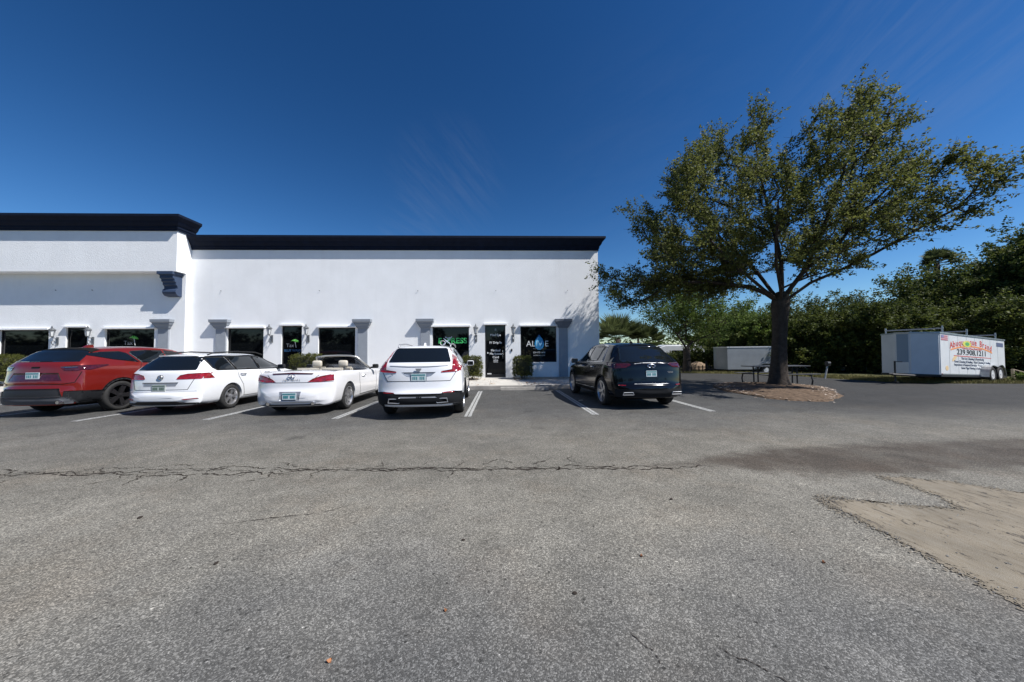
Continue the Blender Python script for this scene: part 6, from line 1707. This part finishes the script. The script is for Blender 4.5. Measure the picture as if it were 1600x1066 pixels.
camper((17.6, 39, -.1), R(-8), 'white camper with a curved roof far beyond the hedge, seen under the green tree', 5.5)
camper((13.6, 42, -.35), R(-12), 'smaller white vehicle roof farther left beyond the hedge', 3.4)

# grass along the verge
def verge():
    g = np.random.default_rng(14); path = [(90, 6.5), (40, 11.0), (24, 12.6), (20.8, 13.1), (18, 13.6), (17.1, 14.3), (16.7, 16.4), (16.6, 18.7), (15.7, 20.4), (12.3, 22.35), (6, 23.8)]
    wts = [10, 60, 60, 60, 50, 70, 50, 60, 80, 40]; V = []; F = []; tot = sum(wts)
    for k, w_ in enumerate(wts):
        for _ in range(w_ * 55):
            t = g.uniform(); a, b_ = np.array(path[k]), np.array(path[k + 1]); d = (b_ - a) / np.linalg.norm(b_ - a); nrm = np.array([d[1], -d[0]]) ; 
            nrm = nrm if nrm @ np.array([.6, .8]) > 0 else -nrm
            p = a + (b_ - a) * t + nrm * (abs(g.normal(0, 1.5)) - .12); h = g.uniform(.03, .12); a_ = g.uniform(0, PI); wv = np.array([math.cos(a_), math.sin(a_)]) * .012; ln = g.normal(0, .03, 2)
            i = len(V); V += [(p[0] - wv[0], p[1] - wv[1], -.03), (p[0] + wv[0], p[1] + wv[1], -.03), (p[0] + ln[0], p[1] + ln[1], h)]; F.append((i, i + 1, i + 2))
    me = bpy.data.meshes.new('grass'); me.from_pydata(V, [], F)
    tag(link_mesh('grass', me, island_rand('grass_blade', [(.13, .14, .04), (.24, .20, .09)])), kind='stuff')
verge()
# weeds by the trailer wheels
g = np.random.default_rng(77); pts = np.stack([g.uniform(-.5, .5, 60), g.uniform(-.2, .2, 60), g.uniform(0, .25, 60)], 1); d = g.normal(0, 1, (60, 3)); d[:, 2] = abs(d[:, 2]); d /= np.linalg.norm(d, axis=1, keepdims=True)
o = link_mesh('weed_clump', leaves_mesh('weed_clump', pts, d, 14, .2, .05, .09, g), M['greenleaf']); o.location = (22.9, 14.0, 0); tag(o, 'green weeds growing at the rear wheel of the lettered trailer', 'weeds')
# a few fallen leaves and stones near the camera
for i, (x, y, s, c) in enumerate([(-.78, 1.62, .015, 0), (.95, 2.33, .016, 0), (-.3, 1.9, .014, 0), (-.28, 2.6, .012, 1), (1.6, 3.2, .014, 1), (-1.9, 2.4, .014, 1), (.42, 2.0, .012, 1), (2.1, 2.2, .016, 0), (-3.1, 3.1, .018, 1)]):
    bm = bmesh.new()
    if c == 0:
        vs = [bm.verts.new((s * math.cos(a) * (1.0 if k % 2 else .75), s * .6 * math.sin(a), .006 + .006 * math.sin(a * 2))) for k, a in enumerate([2 * PI * k / 10 for k in range(10)])]; bm.faces.new(vs)
        bmesh.ops.solidify(bm, geom=bm.faces[:], thickness=.001)
        o = bm_obj('fallen_leaf', bm, mat('orange_leaf', (.32, .13, .05), .7)); o.location = (x, y, .002); o.rotation_euler = (.1, .1, i); tag(o, 'small curled orange-brown leaf lying on the open asphalt', 'leaf', 'dry leaves on the open asphalt')
    else:
        bmesh.ops.create_icosphere(bm, subdivisions=2, radius=s)
        for v in bm.verts: v.co = Vector((v.co.x * 1.3, v.co.y, v.co.z * .45)) * random.uniform(.85, 1.1)
        o = bm_obj('pebble', bm, M['crack']); o.location = (x, y, s * .3); o.rotation_euler = (0, 0, i); tag(o, 'small dark pebble on the open asphalt', 'pebble', 'dark pebbles on the open asphalt')
